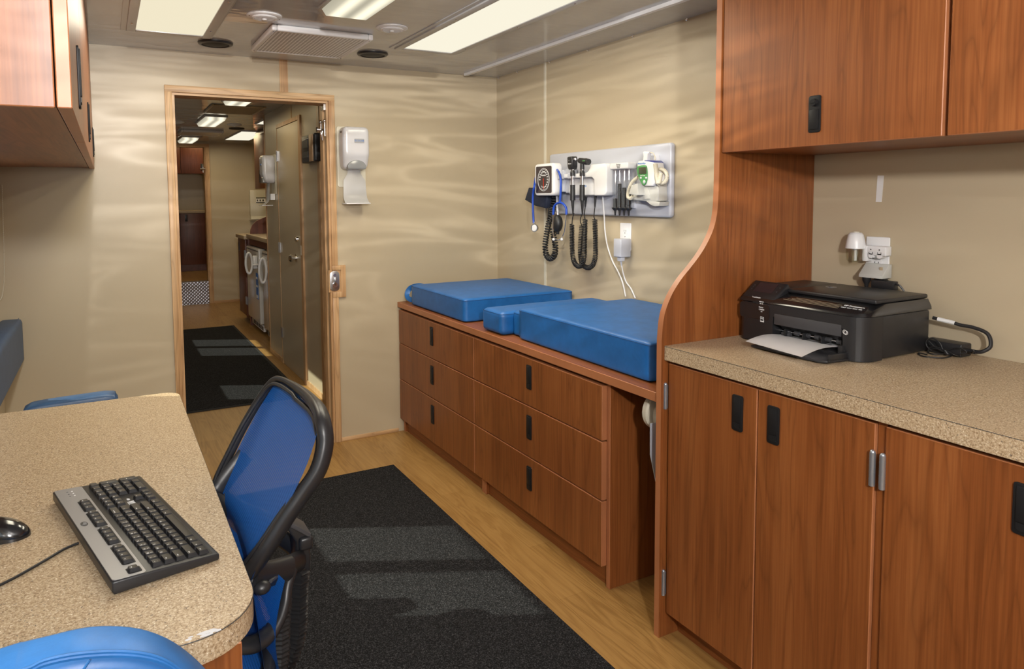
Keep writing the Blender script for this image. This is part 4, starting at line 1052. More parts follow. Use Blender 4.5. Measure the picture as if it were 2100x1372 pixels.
obj('body', G().box(2.085, 2.110, b.y, a.y, b.z-.01, a.z, .003).box(2.090, 2.108, R_(1814, 570, 2.09).y, R_(1792, 570, 2.09).y, a.z-.001, zz, .002), 'blk', bb)
obj('cord', G().tube(crom([V(2.097, b.y+.004, a.z-.006), R_(1843, 585, 2.097), R_(1851, 593, 2.10), V(2.110, 1.20, 1.0), V(2.112, 1.18, .94), V(2.112, 1.13, .922)], 6), .0028, 8), 'blk', bb)
ta = [at(u, v, x=XR-.0004) for u, v in ((1800, 360), (1813, 360), (1808, 414), (1796, 414))]
solo('tape_strip', G().poly([(p.y, p.z) for p in ta], 'x', XR-.0012, XR-.0002), 'ink', 'small strip of pale tape on the wall above the printer', 'tape')

# ---------------------------------------------------------------- printer
pr = thing('printer', 'black inkjet printer with a tilted screen and a paper sheet in its front tray', 'printer', (1.9, 1.35, .914))
ZB = .9165; YR, YL, XF, XK = 1.140, 1.560, 1.745, 2.055
oy0, oy1, oz0, oz1 = 1.198, 1.425, .930, 1.000
g = G()
g.box(1.80, XK, YR+.004, YL-.004, ZB, 1.036, .008, 2)
g.poly(rrect(XF, 1.83, oy1, YL, [.0, .0, .030, 0], 6) if False else [(XF, oy1), (1.83, oy1), (1.83, YL), (XF+.030, YL), (XF+.010, YL-.010), (XF, YL-.030)], 'z', ZB, 1.036, bev=.003)
rc = [(1.83, YR), (1.83, oy0), (XF, oy0), (XF, YR+.05)] + [(XF+.05-.05*math.cos(a), YR+.05-.05*math.sin(a)) for a in [math.radians(q) for q in range(10, 91, 10)]]
g.poly(rc, 'z', ZB, 1.036)
g.box(XF, 1.83, oy0, oy1, oz1, 1.036); g.box(XF+.004, 1.83, oy0, oy1, ZB, .930)
obj('body', g, 'blk', pr, smooth=40)
# sloping control strip
def topo(z, ins): return [(XF+ins, YL-.010), (XF+ins, YR+.05)] + [(XF+ins+.05-.05*math.cos(a), YR+ins*.15+.05-.05*math.sin(a)) for a in [math.radians(q) for q in range(15, 91, 15)]] + [(XK-.002, YR+ins*.15), (XK-.002, YL-.006), (XF+ins+.02, YL-.004)]
g = G()
L0 = [g.bm.verts.new((x, y, 1.037)) for x, y in topo(0, 0)]; L1 = [g.bm.verts.new((x, y, 1.046)) for x, y in topo(0, .006)]; L2 = [g.bm.verts.new((x, y, 1.066)) for x, y in topo(0, .072)]
for A, B in ((L0, L1), (L1, L2)):
    for i in range(len(A)): g.bm.faces.new((A[i], A[(i+1) % len(A)], B[(i+1) % len(A)], B[i]))
g.bm.faces.new(L0[::-1]); g.bm.faces.new(L2); bmesh.ops.recalc_face_normals(g.bm, faces=g.bm.faces)
M['blkg'] = plain('glossy_black_plastic', (.012, .012, .013), .14, coat=.5)
cs_ = obj('control_strip', g, 'blkg', pr, smooth=40)
def slope(y, k):  # a point on the sloping strip, k from 0 at the front to 1 at the lid
    return V(XF+.006+.066*k, y, 1.0465+.020*k)
sx, sy = V(0, -1, 0), (slope(0, 1)-slope(0, 0)).normalized()
g = text_at(G(), 'HP Photosmart', .0095, slope(1.195, .55)+V(-.0003, 0, .0006), sx, sy); text_at(g, 'PRINT  COPY  SCAN  WEB', .0052, slope(1.195, .36)+V(-.0003, 0, .0006), sx, sy)
obj('lettering', g, 'ink', cs_)
g = G()
for k in range(4): g.box(0, 1, 0, 1, 0, 1) if False else g.tube([slope(1.41-.01*k, .30+.10*k)+V(0, 0, .0006), slope(1.23, .22+.10*k)+V(0, 0, .0006)], .0005, 4)
obj('trim_lines', g, 'tan', cs_)
g = G().box(1.815, XK, YR+.012, 1.432, 1.067, 1.079, .004, 2).box(1.845, XK, 1.432, YL-.006, 1.067, 1.079, .004, 2)
ld = obj('scanner_lid', g, 'blk', pr, smooth=50)
g = G().cyl((1.955, 1.385, 1.0795), (1.955, 1.385, 1.0803), .0155, n=32); lg = obj('logo', g, 'silv', ld)
g = text_at(G(), 'hp', .018, (1.953, 1.385, 1.0806), (0, -1, 0), (1, 0, 0)); obj('logo_letters', g, 'dink', ld)
# tilted screen module
ang = math.radians(38)
T = Matrix.Translation((XF+.012, 1.4925, 1.040)) @ Matrix.Rotation(-ang, 4, 'Y')
g = G().box(0, .082, -.062, .062, -.030, .006, .006, 3, mat=T)
sc_ = obj('screen_module', g, 'blk', pr, smooth=50)
g = G().box(.030, .072, -.034, .034, .0058, .0066, mat=T); obj('screen', g, 'scr', sc_)
g = G()
for a, b in ((.040, .047), (.058, .047), (.040, -.047), (.058, -.047), (.050, .047)): g.cyl(T @ V(a, b, .006), T @ V(a, b, .0066), .0022, n=12)
obj('touch_marks', g, 'gry', sc_)
# left column face
F_ = lambda u, v: at(u, v, x=XF-.0004)
g = text_at(G(), 'TouchSmart', .0062, F_(1551, 611)+V(0, 0, .002), (0, -1, 0), (0, 0, 1)); obj('touch_lettering', g, 'ink', pr)
lp = obj('card_panel', G().poly(rrect(oy1+.012, YL-.012, .985, 1.032, .010), 'x', XF-.0008, XF+.002), 'blkg', pr)
g = G(); p = F_(1551, 620); g.box(XF-.0014, XF-.0006, p.y-.014, p.y+.012, p.z-.003, p.z+.002); obj('card_slot', g, 'blkm', lp)
g = G()
for u, v, t_, s_ in ((1562, 619, 'MS/DUO', .0042), (1562, 623, 'SD  xD', .0042), (1561, 630, 'Memory', .0046), (1562, 635, 'CARDS', .0062), (1562, 639, 'wifi', .0042)): text_at(g, t_, s_, F_(u, v)+V(-.0008, 0, 0), (0, -1, 0), (0, 0, 1))
obj('card_lettering', g, 'ink', lp)
p = F_(1563, 655); es = obj('energy_label', G().box(XF-.0012, XF, p.y-.0065, p.y+.0065, p.z-.008, p.z+.008), 'ink', pr)
g = G().box(XF-.0018, XF-.0010, p.y-.0052, p.y+.0052, p.z-.0040, p.z+.0066); obj('label_panel', g, 'dink', es)
g = text_at(G(), 'energy', .0036, (XF-.0020, p.y, p.z+.003), (0, -1, 0), (0, 0, 1)); text_at(g, 'STAR', .0036, (XF-.0014, p.y, p.z-.006), (0, -1, 0), (0, 0, 1))
g.tube([(XF-.0020, p.y+.004*math.cos(a), p.z+.001+.003*math.sin(a)) for a in [math.radians(q) for q in range(20, 161, 20)]], .0004, 4); obj('label_lettering', g, 'ink', es)
g = G(); p = V(XF-.0006, 1.172, 1.0); q = V(XF-.0008, 1.186, .995)
for k in range(3): g.tube([(XF-.0006+.00, 1.1925-.002*k+.0055*math.cos(a), .9935-.001*k+.0055*math.sin(a)) for a in [math.radians(d) for d in range(0, 360, 30)]], .0005, 4, closed=True)
obj('print_logo', g, 'ink', pr)
# recess: flap, rollers, tray
obj('flap', G().poly([(XF+.004, 1.0), (XF+.010, 1.0), (1.790, .962), (1.784, .960)], 'y', oy0+.004, oy1-.004), 'gry', pr)
obj('flap_front', G().box(XF-.001, XF+.003, oy0+.005, oy1-.005, .978, 1.010, .001), 'gry', pr)
g = G().cyl((1.775, oy0, .957), (1.775, oy1, .957), .0022); obj('roller_rod', g, 'chr', pr)
for k in range(6):
    y = oy0+.022+k*.034; obj('roller', G().cyl((1.775, y, .957), (1.775, y+.014, .957), .0072, n=16), 'gry', pr)
g = G()
for k in range(4): g.box(1.755, 1.785, oy0+.010+.060*k, oy0+.013+.060*k, .945, .965)
g.box(1.765, 1.772, oy0+.05, oy1-.03, .940, .945); obj('guide_ribs', g, 'blk', pr)
tray_ = obj('paper_tray', G().poly([(1.655, 1.205), (1.668, 1.187), (1.750, 1.178), (1.775, 1.195), (1.775, 1.43), (1.66, 1.43)], 'z', .9165, .923, bev=.002).box(1.672, 1.775, 1.182, 1.190, .922, .940, .003).box(1.735, 1.775, 1.192, 1.205, .930, .955, .002), 'blk', pr)
obj('tray_stop', G().box(1.765, 1.785, 1.385, 1.412, .936, .955, .003).cyl((1.775, 1.40, .95), (1.775, 1.40, .962), .006), 'gry', tray_)
def sheet(u, v):
    a = Vector((1.600, 1.213, 0)).lerp(Vector((1.633, 1.428, 0)), u); b = Vector((1.800, 1.222, 0)).lerp(Vector((1.800, 1.420, 0)), u); p = a.lerp(b, v)
    p.z = .9345+.008*math.sin(PI*min(1, v*1.15))-.004*(1-v)**2*4*.4
    return p
def papers(label, dz, th_):
    g = G(); s = g.surf(lambda u, v: sheet(u, v)+V(0, 0, dz), 8, 12)
    bmesh.ops.solidify(g.bm, geom=g.bm.faces[:], thickness=th_)
    return solo('paper_stack', g, 'paper', label, 'paper', smooth=60)
papers('white paper sheets lying on the front tray of the black printer', 0.009, .009)

# power brick with bundled cable
pb = thing('power_brick', 'black printer power brick on the counter behind the printer', 'power supply', (2.06, 1.09, .914))
obj('case', G().box(2.048, 2.100, 1.055, 1.160, .9145, .950, .004, 3), 'blk', pb, smooth=50)
Y_ = lambda u, v, z: at(u, v, z=z)
obj('plug', G().cyl(V(2.072, 1.058, .934), V(2.066, 1.030, .934), .0065, .006), 'blk', pb)
p0 = V(2.066, 1.030, .934)
obj('cable', G().tube(crom([p0, V(2.068, 1.012, .938), V(2.078, .998, .955), V(2.085, 1.010, .985), V(2.083, 1.045, .997), V(2.080, 1.075, .999), V(2.076, 1.10, 1.004), V(2.070, 1.145, 1.01)], 8), .0050, 10), 'blk', pb)
obj('white_band', G().tube([V(2.078, 1.090, 1.0025), V(2.070, 1.132, 1.0085)], .0058, 10), 'ink', pb)
cb = thing('cable_bundle', 'thin black cable tied in loose loops on the counter beside the power brick', 'cable', (2.03, 1.10, .914))
X1 = 2.030
Cq = lambda u, v, z=None: at(u, v, x=2.028) if z is None else at(u, v, z=z)
loops = [[(1901, 727), (1885, 724, .917), (1886, 728, .917), (1896, 731, .917), (1915, 733, .917), (1935, 734, .917), (1948, 731, .917), (1953, 728, .918)],
         [(1933, 716), (1928, 705), (1920, 697), (1910, 694), (1901, 698), (1899, 705), (1903, 713), (1910, 719)],
         [(1905, 716), (1903, 722), (1912, 726), (1928, 726), (1940, 725)],
         [(1905, 713), (1915, 711), (1928, 714), (1940, 719), (1950, 724), (1958, 728), (1970, 731, .917)],
         [(1909, 716), (1920, 715), (1935, 721), (1948, 727)],
         [(1937, 722), (1950, 716), (1965, 713), (1976, 717), (1982, 723), (1970, 726)],
         [(1978, 714), (1990, 716), (1997, 721), (1985, 725, .917), (1960, 726, .917)],
         [(1905, 700), (1911, 706), (1918, 712), (1932, 718)]]
for l in loops:
    q = []
    for k in l:
        p = Cq(*k)
        if p.z < .9170: p = Cq(k[0], k[1], .9170)
        q.append(p)
    obj('loop', G().tube(crom(q, 6), .0019, 6), 'rub', cb, smooth=80)
obj('tie', G().cyl(Cq(1938, 719), Cq(1944, 727), .005), 'rub', cb)

# ---------------------------------------------------------------- keyboard (built flat, X along the rows, then turned)
kb = thing('keyboard', 'black computer keyboard with a silver function key strip on the desk', 'keyboard', (0, 0, 0))
def ztop(y): return .012+(.024-.012)*((y+.167)/.167)
W_ = .455
g = G().poly([(-.167, .003), (-.164, .001), (-.003, .003), (0, .008), (0, .0225), (-.003, .0245), (-.050, .0215), (-.163, .013), (-.167, .010)], 'x', 0, W_, bev=.003)
obj('case', g, 'blk', kb, smooth=50)
def onk(x, y, dz=0): return V(x, y, ztop(y)+dz)
def slab(o, z0, z1):
    g = G(); A = [g.bm.verts.new(onk(x, y, z0)) for x, y in o]; B = [g.bm.verts.new(onk(x, y, z1)) for x, y in o]; n = len(o)
    for i in range(n): g.bm.faces.new((A[i], A[(i+1) % n], B[(i+1) % n], B[i]))
    g.bm.faces.new(A[::-1]); g.bm.faces.new(B); return g
so = rrect(.003, W_-.003, -.0515, -.002, .006, 4)
st_ = obj('silver_strip', slab(so, -.001, .0016), 'silv', kb)
for a, b in ((.010, .031), (.046, .124), (.134, .212), (.222, .298), (.305, .367)): obj('key_well', slab(rrect(a, b, -.0475, -.0265, .003, 3), .001, .0019), 'blkm', st_)
obj('logo', slab([(.250+.010*math.cos(t), -.0145+.006*math.sin(t)) for t in [2*PI*i/24 for i in range(24)]], .001, .0022), 'dink', st_)
obj('logo_letters', text_at(G(), 'hp', .011, onk(.250, -.0145, .0024), (1, 0, 0), (0, 1, .07)), 'silv', st_)
g = G()
for k in range(3): g.sph(onk(.405+.013*k, -.030, .0016), (.0018, .0018, .0008), n=8)
obj('indicator_lights', g, 'ink', st_)
g = G()
for k, c in enumerate('1AS'): text_at(g, c, .004, onk(.405+.013*k, -.022, .0018), (1, 0, 0), (0, 1, .07))
obj('indicator_marks', g, 'dink', st_)
obj('key_bed', slab(rrect(.006, W_-.006, -.158, -.0535, .003, 3), -.001, .0008), 'blkm', kb)
keycount = [0]; extra = G()
def key(x0, x1, y0, y1, leg='', h=.0075):
    gp = .0007; x0 += gp; x1 -= gp; y0 += gp; y1 -= gp; ix, iyf, iyb = .0022, .0036, .0012
    many = keycount[0] >= 100
    g = extra if many else G()
    A = [g.bm.verts.new(onk(x, y, .0005)) for x, y in ((x0, y0), (x1, y0), (x1, y1), (x0, y1))]
    B = [g.bm.verts.new(onk(x, y, h)) for x, y in ((x0+ix, y0+iyf), (x1-ix, y0+iyf), (x1-ix, y1-iyb), (x0+ix, y1-iyb))]
    fs = [g.bm.faces.new((A[i], A[(i+1) % 4], B[(i+1) % 4], B[i])) for i in range(4)]; g.bm.faces.new(B)
    es = [e for f in fs for e in f.edges if abs(e.verts[0].co.z-e.verts[1].co.z) > .002] + [e for e in fs[0].edges if e.verts[0] in B and e.verts[1] in B]
    bmesh.ops.bevel(g.bm, geom=list(set(es)), offset=.0008, segments=1, affect='EDGES')
    if leg:
        ls = leg.split('|'); cy = (y0+iyf+y1-iyb)/2; lx = x0+ix+.0035
        for i, t in enumerate(ls):
            s_ = .0048 if len(t) == 1 else .0030
            text_at(g, t, s_, onk(lx, cy+(.0028 if i == 0 else -.0030), h+.0001), (1, 0, 0), (0, 1, .07), .0001, mi=1, align='LEFT' if len(t) > 1 else 'CENTER')
    keycount[0] += 1
    if not many: obj('key', g, ['blk', 'ink'], kb, smooth=30)
U = .0185; KX = .011
def row(y0, spec, x=KX, hh=U):
    for w, l in spec:
        if w < 0: x += -w*U; continue
        key(x, x+w*U, y0, y0+hh, l); x += w*U
yr = [-.155+U*k for k in range(5)]
row(yr[4], [(1, c) for c in ('~|`', '!|1', '@|2', '#|3', '$|4', '%|5', '^|6', '&|7', '*|8', '(|9', ')|0', '_|-', '+|=')]+[(2, 'Backspace')])
row(yr[3], [(1.5, 'Tab')]+[(1, c) for c in 'QWERTYUIOP']+[(1, '{|['), (1, '}|]'), (1.5, '\\')])
row(yr[2], [(1.75, 'Caps')]+[(1, c) for c in 'ASDFGHJKL']+[(1, ':|;'), (1, '"')]+[(2.25, 'Enter')])
row(yr[1], [(2.25, 'Shift')]+[(1, c) for c in 'ZXCVBNM']+[(1, '<|,'), (1, '>|.'), (1, '?|/')]+[(2.75, 'Shift')])
row(yr[0], [(1.25, 'Ctrl'), (1.25, 'o'), (1.25, 'Alt'), (6.25, ''), (1.25, 'Alt'), (1.25, 'o'), (1.25, '='), (1.25, 'Ctrl')])
yf = -.0465; hf = .0185
key(.012, .0295, yf, yf+hf, 'Esc')
for j, x in enumerate((.047, .135, .2225)):
    for k in range(4): key(x+U*k, x+U*(k+1), yf, yf+hf, 'F%d' % (1+j*4+k))
xn = .296
for k, l in enumerate(('Prt', 'Scr', 'Brk')): key(.3065+U*k, .3065+U*(k+1), yf, yf+hf, l)
row(yr[4], [(1, 'Ins'), (1, 'Hm'), (1, 'PgU')], xn); row(yr[3], [(1, 'Del'), (1, 'End'), (1, 'PgD')], xn)
row(yr[1], [(-1, ''), (1, '^')], xn); row(yr[0], [(1, '<'), (1, 'v'), (1, '>')], xn)
xp = .3585; UU = .0215
def rown(y0, spec):
    x = xp
    for w, l, hh in spec: key(x, x+w*UU, y0, y0+hh*U, l); x += w*UU
rown(yr[0], [(2, '0', 1), (1, '.', 1), (1, 'Ent', 2)]); rown(yr[1], [(1, '1', 1), (1, '2', 1), (1, '3', 1)])
rown(yr[2], [(1, '4', 1), (1, '5', 1), (1, '6', 1), (1, '+', 2)]); rown(yr[3], [(1, '7', 1), (1, '8', 1), (1, '9', 1)])
rown(yr[4], [(1, 'Num', 1), (1, '/', 1), (1, '*', 1), (1, '-', 1)])
ek = obj('keys', extra, ['blk', 'ink'], kb, smooth=30, label='last few keys of the number pad'); ek['kind'] = 'stuff'
g = G()
for k in range(3): g.poly([(xn+.004+.006*k, yr[2]+.003), (xn+.0065+.006*k, yr[2]+.003), (xn+.0065+.006*k, yr[2]+.015), (xn+.004+.006*k, yr[2]+.015)], 'z', ztop(yr[2])+.001, ztop(yr[2])+.0022)
obj('white_sticker', text_at(g, 'HP', .007, (xn+.032, yr[2]+.009, ztop(yr[2])+.0020), (1, 0, 0), (0, 1, 0)), 'ink', kb)
kb.location = (-.015, 1.196, .7492); kb.rotation_euler = (0, 0, math.radians(103.2))
kc = [at(u, v, z=.7535) for u, v in ((161, 1114), (150, 1118), (128, 1128), (98, 1146), (60, 1168), (20, 1190), (-20, 1208), (-70, 1222))]
kc_ = obj('cable', G().tube(crom(kc, 6), .0024, 8), 'rub', smooth=80); bpy.context.view_layer.update(); kc_.parent = kb; kc_.matrix_parent_inverse = kb.matrix_world.inverted()

# mouse
ms = thing('computer_mouse', 'black computer mouse at the left edge of the desk', 'mouse', (-.195, 1.535, .749))
c = at(8, 1100, z=.749); mc = Vector((c.x-.012, c.y, .7495))
g = G()
def mouse(u, v):
    th = 2*PI*u; a = v*PI/2; s = math.cos(a)**.75
    x = .058*math.cos(th)*s; y = .031*math.sin(th)*s*(1+.12*math.cos(th)); z = .036*math.sin(a)*(1-.25*max(0, math.cos(th))*s)
    return V(x, y, z)
Rm = Matrix.Rotation(math.radians(-20), 3, 'Z')
g.surf(lambda u, v: mc+Rm @ mouse(u, v), 32, 12, closed_u=True); bmesh.ops.remove_doubles(g.bm, verts=g.bm.verts[:], dist=.0003)
obj('shell', g, 'blkg', ms, smooth=80)
obj('wheel', G().cyl(mc+Rm @ V(-.034, -.004, .028), mc+Rm @ V(-.034, .004, .028), .008), 'gry', ms)

# ---------------------------------------------------------------- mesh office chair
oc = thing('office_chair', 'black framed office chair with blue mesh back, pushed up to the desk', 'chair', (.08, 1.45, 0))
def net_obj(name, fn, nu, nv, su, sv):
    g = G(); gr = g.surf(fn, nu, nv)
    uvl = g.bm.loops.layers.uv.new('UVMap'); idx = {}
    for i in range(nu):
        for j in range(nv): idx[gr[i][j]] = (i/(nu-1)*su, j/(nv-1)*sv)
    for f in g.bm.faces:
        for l in f.loops: l[uvl].uv = idx[l.vert]
    return obj(name, g, 'net', oc, smooth=180)
YN, YFr = 1.245, 1.660
def bx(z):
    if z >= .70: return .188+(z-.70)*.555
    return .188+(.70-z)*.10
def bk(u, v):
    z = .49+(.952-.49)*v; yc = (YN+YFr)/2; hw = (YFr-YN)/2+.008
    if z > .86: hw *= 1-.20*((z-.86)/.092)**2
    s = (2*u-1)
    return V(bx(z)+.010+.014*(1-s*s), yc+s*hw, z)
net_obj('mesh_back', bk, 25, 30, .39, .52)
net_obj('lower_mesh', lambda u, v: V(.262-.065*u-.02*math.sin(PI*v), 1.268+.32*u, .44+.225*v), 16, 14, .33, .24)
# outer frame
cl = [(.188, 1.262, .700), (.215, 1.243, .745), (.250, 1.240, .795), (.280, 1.240, .832), (.311, 1.240, .873), (.326, 1.248, .915), (.327, 1.262, .945), (.333, 1.31, .957), (.338, 1.40, .958), (.335, 1.50, .957), (.326, 1.60, .952), (.314, 1.645, .940), (.286, 1.660, .900), (.252, 1.662, .847), (.223, 1.662, .795), (.195, 1.662, .740), (.180, 1.655, .700)]
cc_ = crom(cl, 5); n_ = len(cc_)
rad = []
for i in range(n_):
    k = i/(n_-1); rad.append(.0165 if k < .45 else (.0165-.0085*min(1, (k-.45)/.15)))
obj('back_frame', G().tube([p+V(.012, 0, 0) for p in cc_], rad, 12, flat=(1.25, .85)), 'blk', oc, smooth=60)
ins = []
for p in cc_:
    d = Vector((0, 1.45-p.y, .79-p.z)); d.y *= 1.4
    ins.append(p+Vector((.002, 0, 0))+d.normalized()*(.017 if p.y < 1.5 else .012))
obj('inner_rim', G().tube(ins, .0048, 8, up=(1, 0, 0)), 'blk', oc, smooth=60)
# lower yoke and cross member, both sides
def side(sg):
    m = lambda x, y, z: V(x, 1.45+sg*(1.45-y), z)
    yk = [m(.262, 1.243, .775), m(.212, 1.255, .724), m(.196, 1.262, .700), m(.205, 1.285, .683), m(.262, 1.33, .655), m(.315, 1.40, .625), m(.335, 1.44, .610)][0 if sg > 0 else 2:]
    g = G().tube(crom(yk, 5), .0165, 10, flat=(1.35, .75), up=(0, 0, 1))
    g.tube(crom([m(.205, 1.27, .69), m(.24, 1.30, .668), m(.285, 1.335, .65)], 5), .020, 10, flat=(1.2, .7), up=(0, 0, 1))
    obj('yoke', g, 'blk', oc, smooth=60)
    g = G().tube(crom([m(.290, 1.35, .640), m(.278, 1.335, .620), m(.270, 1.322, .597), m(.255, 1.305, .575), m(.232, 1.288, .560), m(.200, 1.268, .562), m(.165, 1.262, .575)], 6), .0155, 10, flat=(1.3, .8), up=(0, 1, 0))
    obj('loop', g, 'blk', oc, smooth=60)
side(1); side(-1)
g = G().poly([(.298, .695), (.312, .700), (.342, .668), (.347, .620), (.345, .590), (.318, .590), (.316, .66)], 'y', 1.415, 1.470, bev=.004).box(.322, .350, 1.405, 1.48, .640, .668, .006)
obj('spine_bracket', g, 'blk', oc, smooth=50)
obj('spine_clip', G().poly([(.300, .700), (.306, .705), (.347, .672), (.345, .664)], 'y', 1.410, 1.475, bev=.001), 'gry', oc)
kn = V(.218, 1.25, .674)
kk = at(537, 1205, y=1.262)
obj('tilt_lever', G().tube([at(555, 1192, y=1.275), at(600, 1158, y=1.36)], .0035, 8), 'gry', oc)
obj('lever_knob', G().sph(kk, (.016, .014, .012), n=20), 'blk', oc, smooth=80)
# ribbed bellows down the spine
bp2 = crom([V(.325, 1.44, .600), V(.320, 1.44, .560), V(.318, 1.44, .520), V(.316, 1.44, .480), V(.308, 1.44, .440), V(.290, 1.44, .405), V(.255, 1.44, .385), V(.20, 1.44, .38)], 12)
L = [0]
for a, b in zip(bp2, bp2[1:]): L.append(L[-1]+(b-a).length)
obj('bellows', G().tube(bp2, [.030 if int(l/.0045) % 2 else .024 for l in L], 8, flat=(.9, 1.35), up=(1, 0, .3)), 'rub', oc, smooth=20)
obj('bellows_side', G().tube([p+V(-.045, -.055, -.03) for p in bp2], [.022 if int(l/.0045) % 2 else .018 for l in L], 8), 'rub', oc, smooth=20)
# seat
def seat(u, v):
    x = -.20+.43*v; s = 2*u-1; z = .475-.012*(1-s*s)+.03*max(0, (v-.8)/.2)**2-.03*max(0, (.1-v)/.1)
    return V(x, 1.45+s*.215, z)
net_obj('seat_mesh', seat, 20, 24, .43, .46)
rim = [V(-.21, 1.24, .46), V(-.21, 1.66, .46), V(0, 1.675, .473), V(.18, 1.665, .48), V(.235, 1.60, .50), V(.24, 1.45, .505), V(.235, 1.30, .50), V(.18, 1.235, .48), V(0, 1.225, .473)]
obj('seat_frame', G().tube(crom(rim, 6, True), .014, 10, closed=True), 'blk', oc, smooth=60)
obj('mechanism', G().box(-.05, .16, 1.38, 1.52, .395, .445, .015), 'blk', oc); obj('gas_lift', G().cyl((.05, 1.45, .10), (.05, 1.45, .40), .025), 'chr', oc)
obj('support_arm', G().tube([V(.14, 1.45, .42), V(.22, 1.45, .41), V(.29, 1.45, .42), V(.315, 1.45, .47)], .022, 10), 'blk', oc, smooth=60)
for k in range(5):
    a = 2*PI*k/5+1.25; d = V(math.cos(a), math.sin(a), 0); e = V(.05, 1.45, 0)+d*.27
    l = obj('leg', G().tube([V(.05, 1.45, .115), V(.05, 1.45, .10)+d*.12, V(.05, 1.45, .075)+d*.27], [.022, .018, .013], 10), 'blk', oc, smooth=60)
    n2 = V(-d.y, d.x, 0)
    obj('caster', G().cyl(e+n2*-.022+V(0, 0, .032), e+n2*-.006+V(0, 0, .032), .023).cyl(e+n2*.006+V(0, 0, .032), e+n2*.022+V(0, 0, .032), .023), 'blk', l)

# ---------------------------------------------------------------- the room beyond the doorway
XI = 1.25
g = G().box(XI, XI+.05, YB2, 6.36, 0, ZC); struct('wall_inner', g, 'wall')
struct('trim_4', G().box(XI-.006, XI+.056, 6.36, 6.375, 0, ZC), 'oak')
struct('trim_5', G().box(XI-.014, XI, 4.55, 4.61, 0, ZC), 'oak')
struct('baseboard_inner', G().box(XI-.008, XI, 4.61, 5.10, 0, .035).box(XI-.008, XI, 5.86, 6.36, 0, .035), 'oak')
struct('trim_6', G().box(XI-.004, XI, 5.345, 5.36, 1.93, ZC), 'oak')
d2 = sthing('door_2', (XI, 5.48, 0))
obj('casing', G().box(XI-.014, XI, 5.06, 5.115, 0, 1.955).box(XI-.014, XI, 5.115, 5.84, 1.925, 1.955).box(XI-.010, XI, 5.835, 5.85, 0, 1.955), 'oak', d2)
obj('leaf', G().box(XI-.008, XI-.002, 5.118, 5.833, .03, 1.922), 'wall', d2)
p = at(613, 490, x=XI); obj('deadbolt', G().cyl(p, p+V(-.022, 0, 0), .024, .020).cyl(p+V(-.022, 0, 0), p+V(-.030, 0, 0), .012), 'chr', d2)
p = at(610, 529, x=XI); obj('knob', G().cyl(p, p+V(-.012, 0, 0), .030).cyl(p+V(-.012, 0, 0), p+V(-.035, 0, 0), .012).lathe([(.012, .03), (.026, .036), (.028, .050), (.020, .062), (0, .064)], p, (-1, 0, 0), 24), 'chr', d2)
obj('strike', G().box(XI-.016, XI-.012, 5.095, 5.115, .95, 1.02), 'wht2', d2)
for z in (1.66, .92, .22): obj('hinge', G().cyl((XI-.014, 5.84, z), (XI-.014, 5.84, z+.085), .006, n=12).box(XI-.0155, XI-.009, 5.80, 5.85, z+.002, z+.083), 'alu', d2)
# intercom-like wall unit
a, b = at(623, 283, x=XI-.05), at(650, 335, x=XI-.05)
wu = thing('wall_thermostat', 'black wall unit with a wood stripe on the inner wall past the doorway', 'wall unit', (XI, 4.84, 1.60))
y0, y1 = at(650, 300, x=XI-.03).y, at(623, 300, x=XI-.03).y
obj('case', G().poly(rrect(y0, y1, 1.600, 1.785, .012), 'x', XI-.045, XI-.001, bev=.006), 'blk', wu, smooth=50)
obj('wood_stripe', G().box(XI-.050, XI-.043, y0+.04, y0+.13, 1.604, 1.781, .002), 'oak', wu)
obj('display', G().box(XI-.048, XI-.044, y0+.17, y1-.03, 1.70, 1.752), 'gry', wu)
obj('keypad', G().box(XI-.048, XI-.044, y0+.17, y1-.03, 1.635, 1.675), 'gry', wu)
obj('light_line', G().box(XI-.049, XI-.044, y0+.16, y1-.08, 1.756, 1.759), 'ink', wu)

# far doorway
tr = sthing('trim_7', (.75, 9.7, 0))
obj('side_casing', G().box(1.148, 1.20, 9.686, 9.70, 0, 2.065).box(1.138, 1.15, 9.70, 9.82, 0, 2.02), 'oak', tr)
obj('side_casing', G().box(.28, .33, 9.686, 9.70, 0, 2.065), 'oak', tr)
obj('header', G().box(.28, 1.20, 9.685, 9.70, 2.02, 2.066), 'oak_h', tr)
obj('door_catch', G().cyl((1.14, 9.66, 1.745), (1.08, 9.66, 1.745), .012).cyl((1.115, 9.66, 1.70), (1.115, 9.66, 1.80), .007), 'chr', tr)
struct('trim_8', G().box(.90, .945, 9.694, 9.70, 2.066, ZC), 'oak')
struct('baseboard_far', G().box(1.20, 1.60, 9.688, 9.70, 0, .03), 'oak_h')
kp = thing('kick_plate', 'bright diamond plate riser under the far doorway', 'kick plate', (.75, 9.68, 0))
obj('plate', G().box(.335, 1.136, 9.672, 9.684, 0, Z3), 'diamond', kp)
obj('nosing', G().box(.345, 1.136, 9.668, 9.815, Z3, Z3+.004), 'alu', kp)
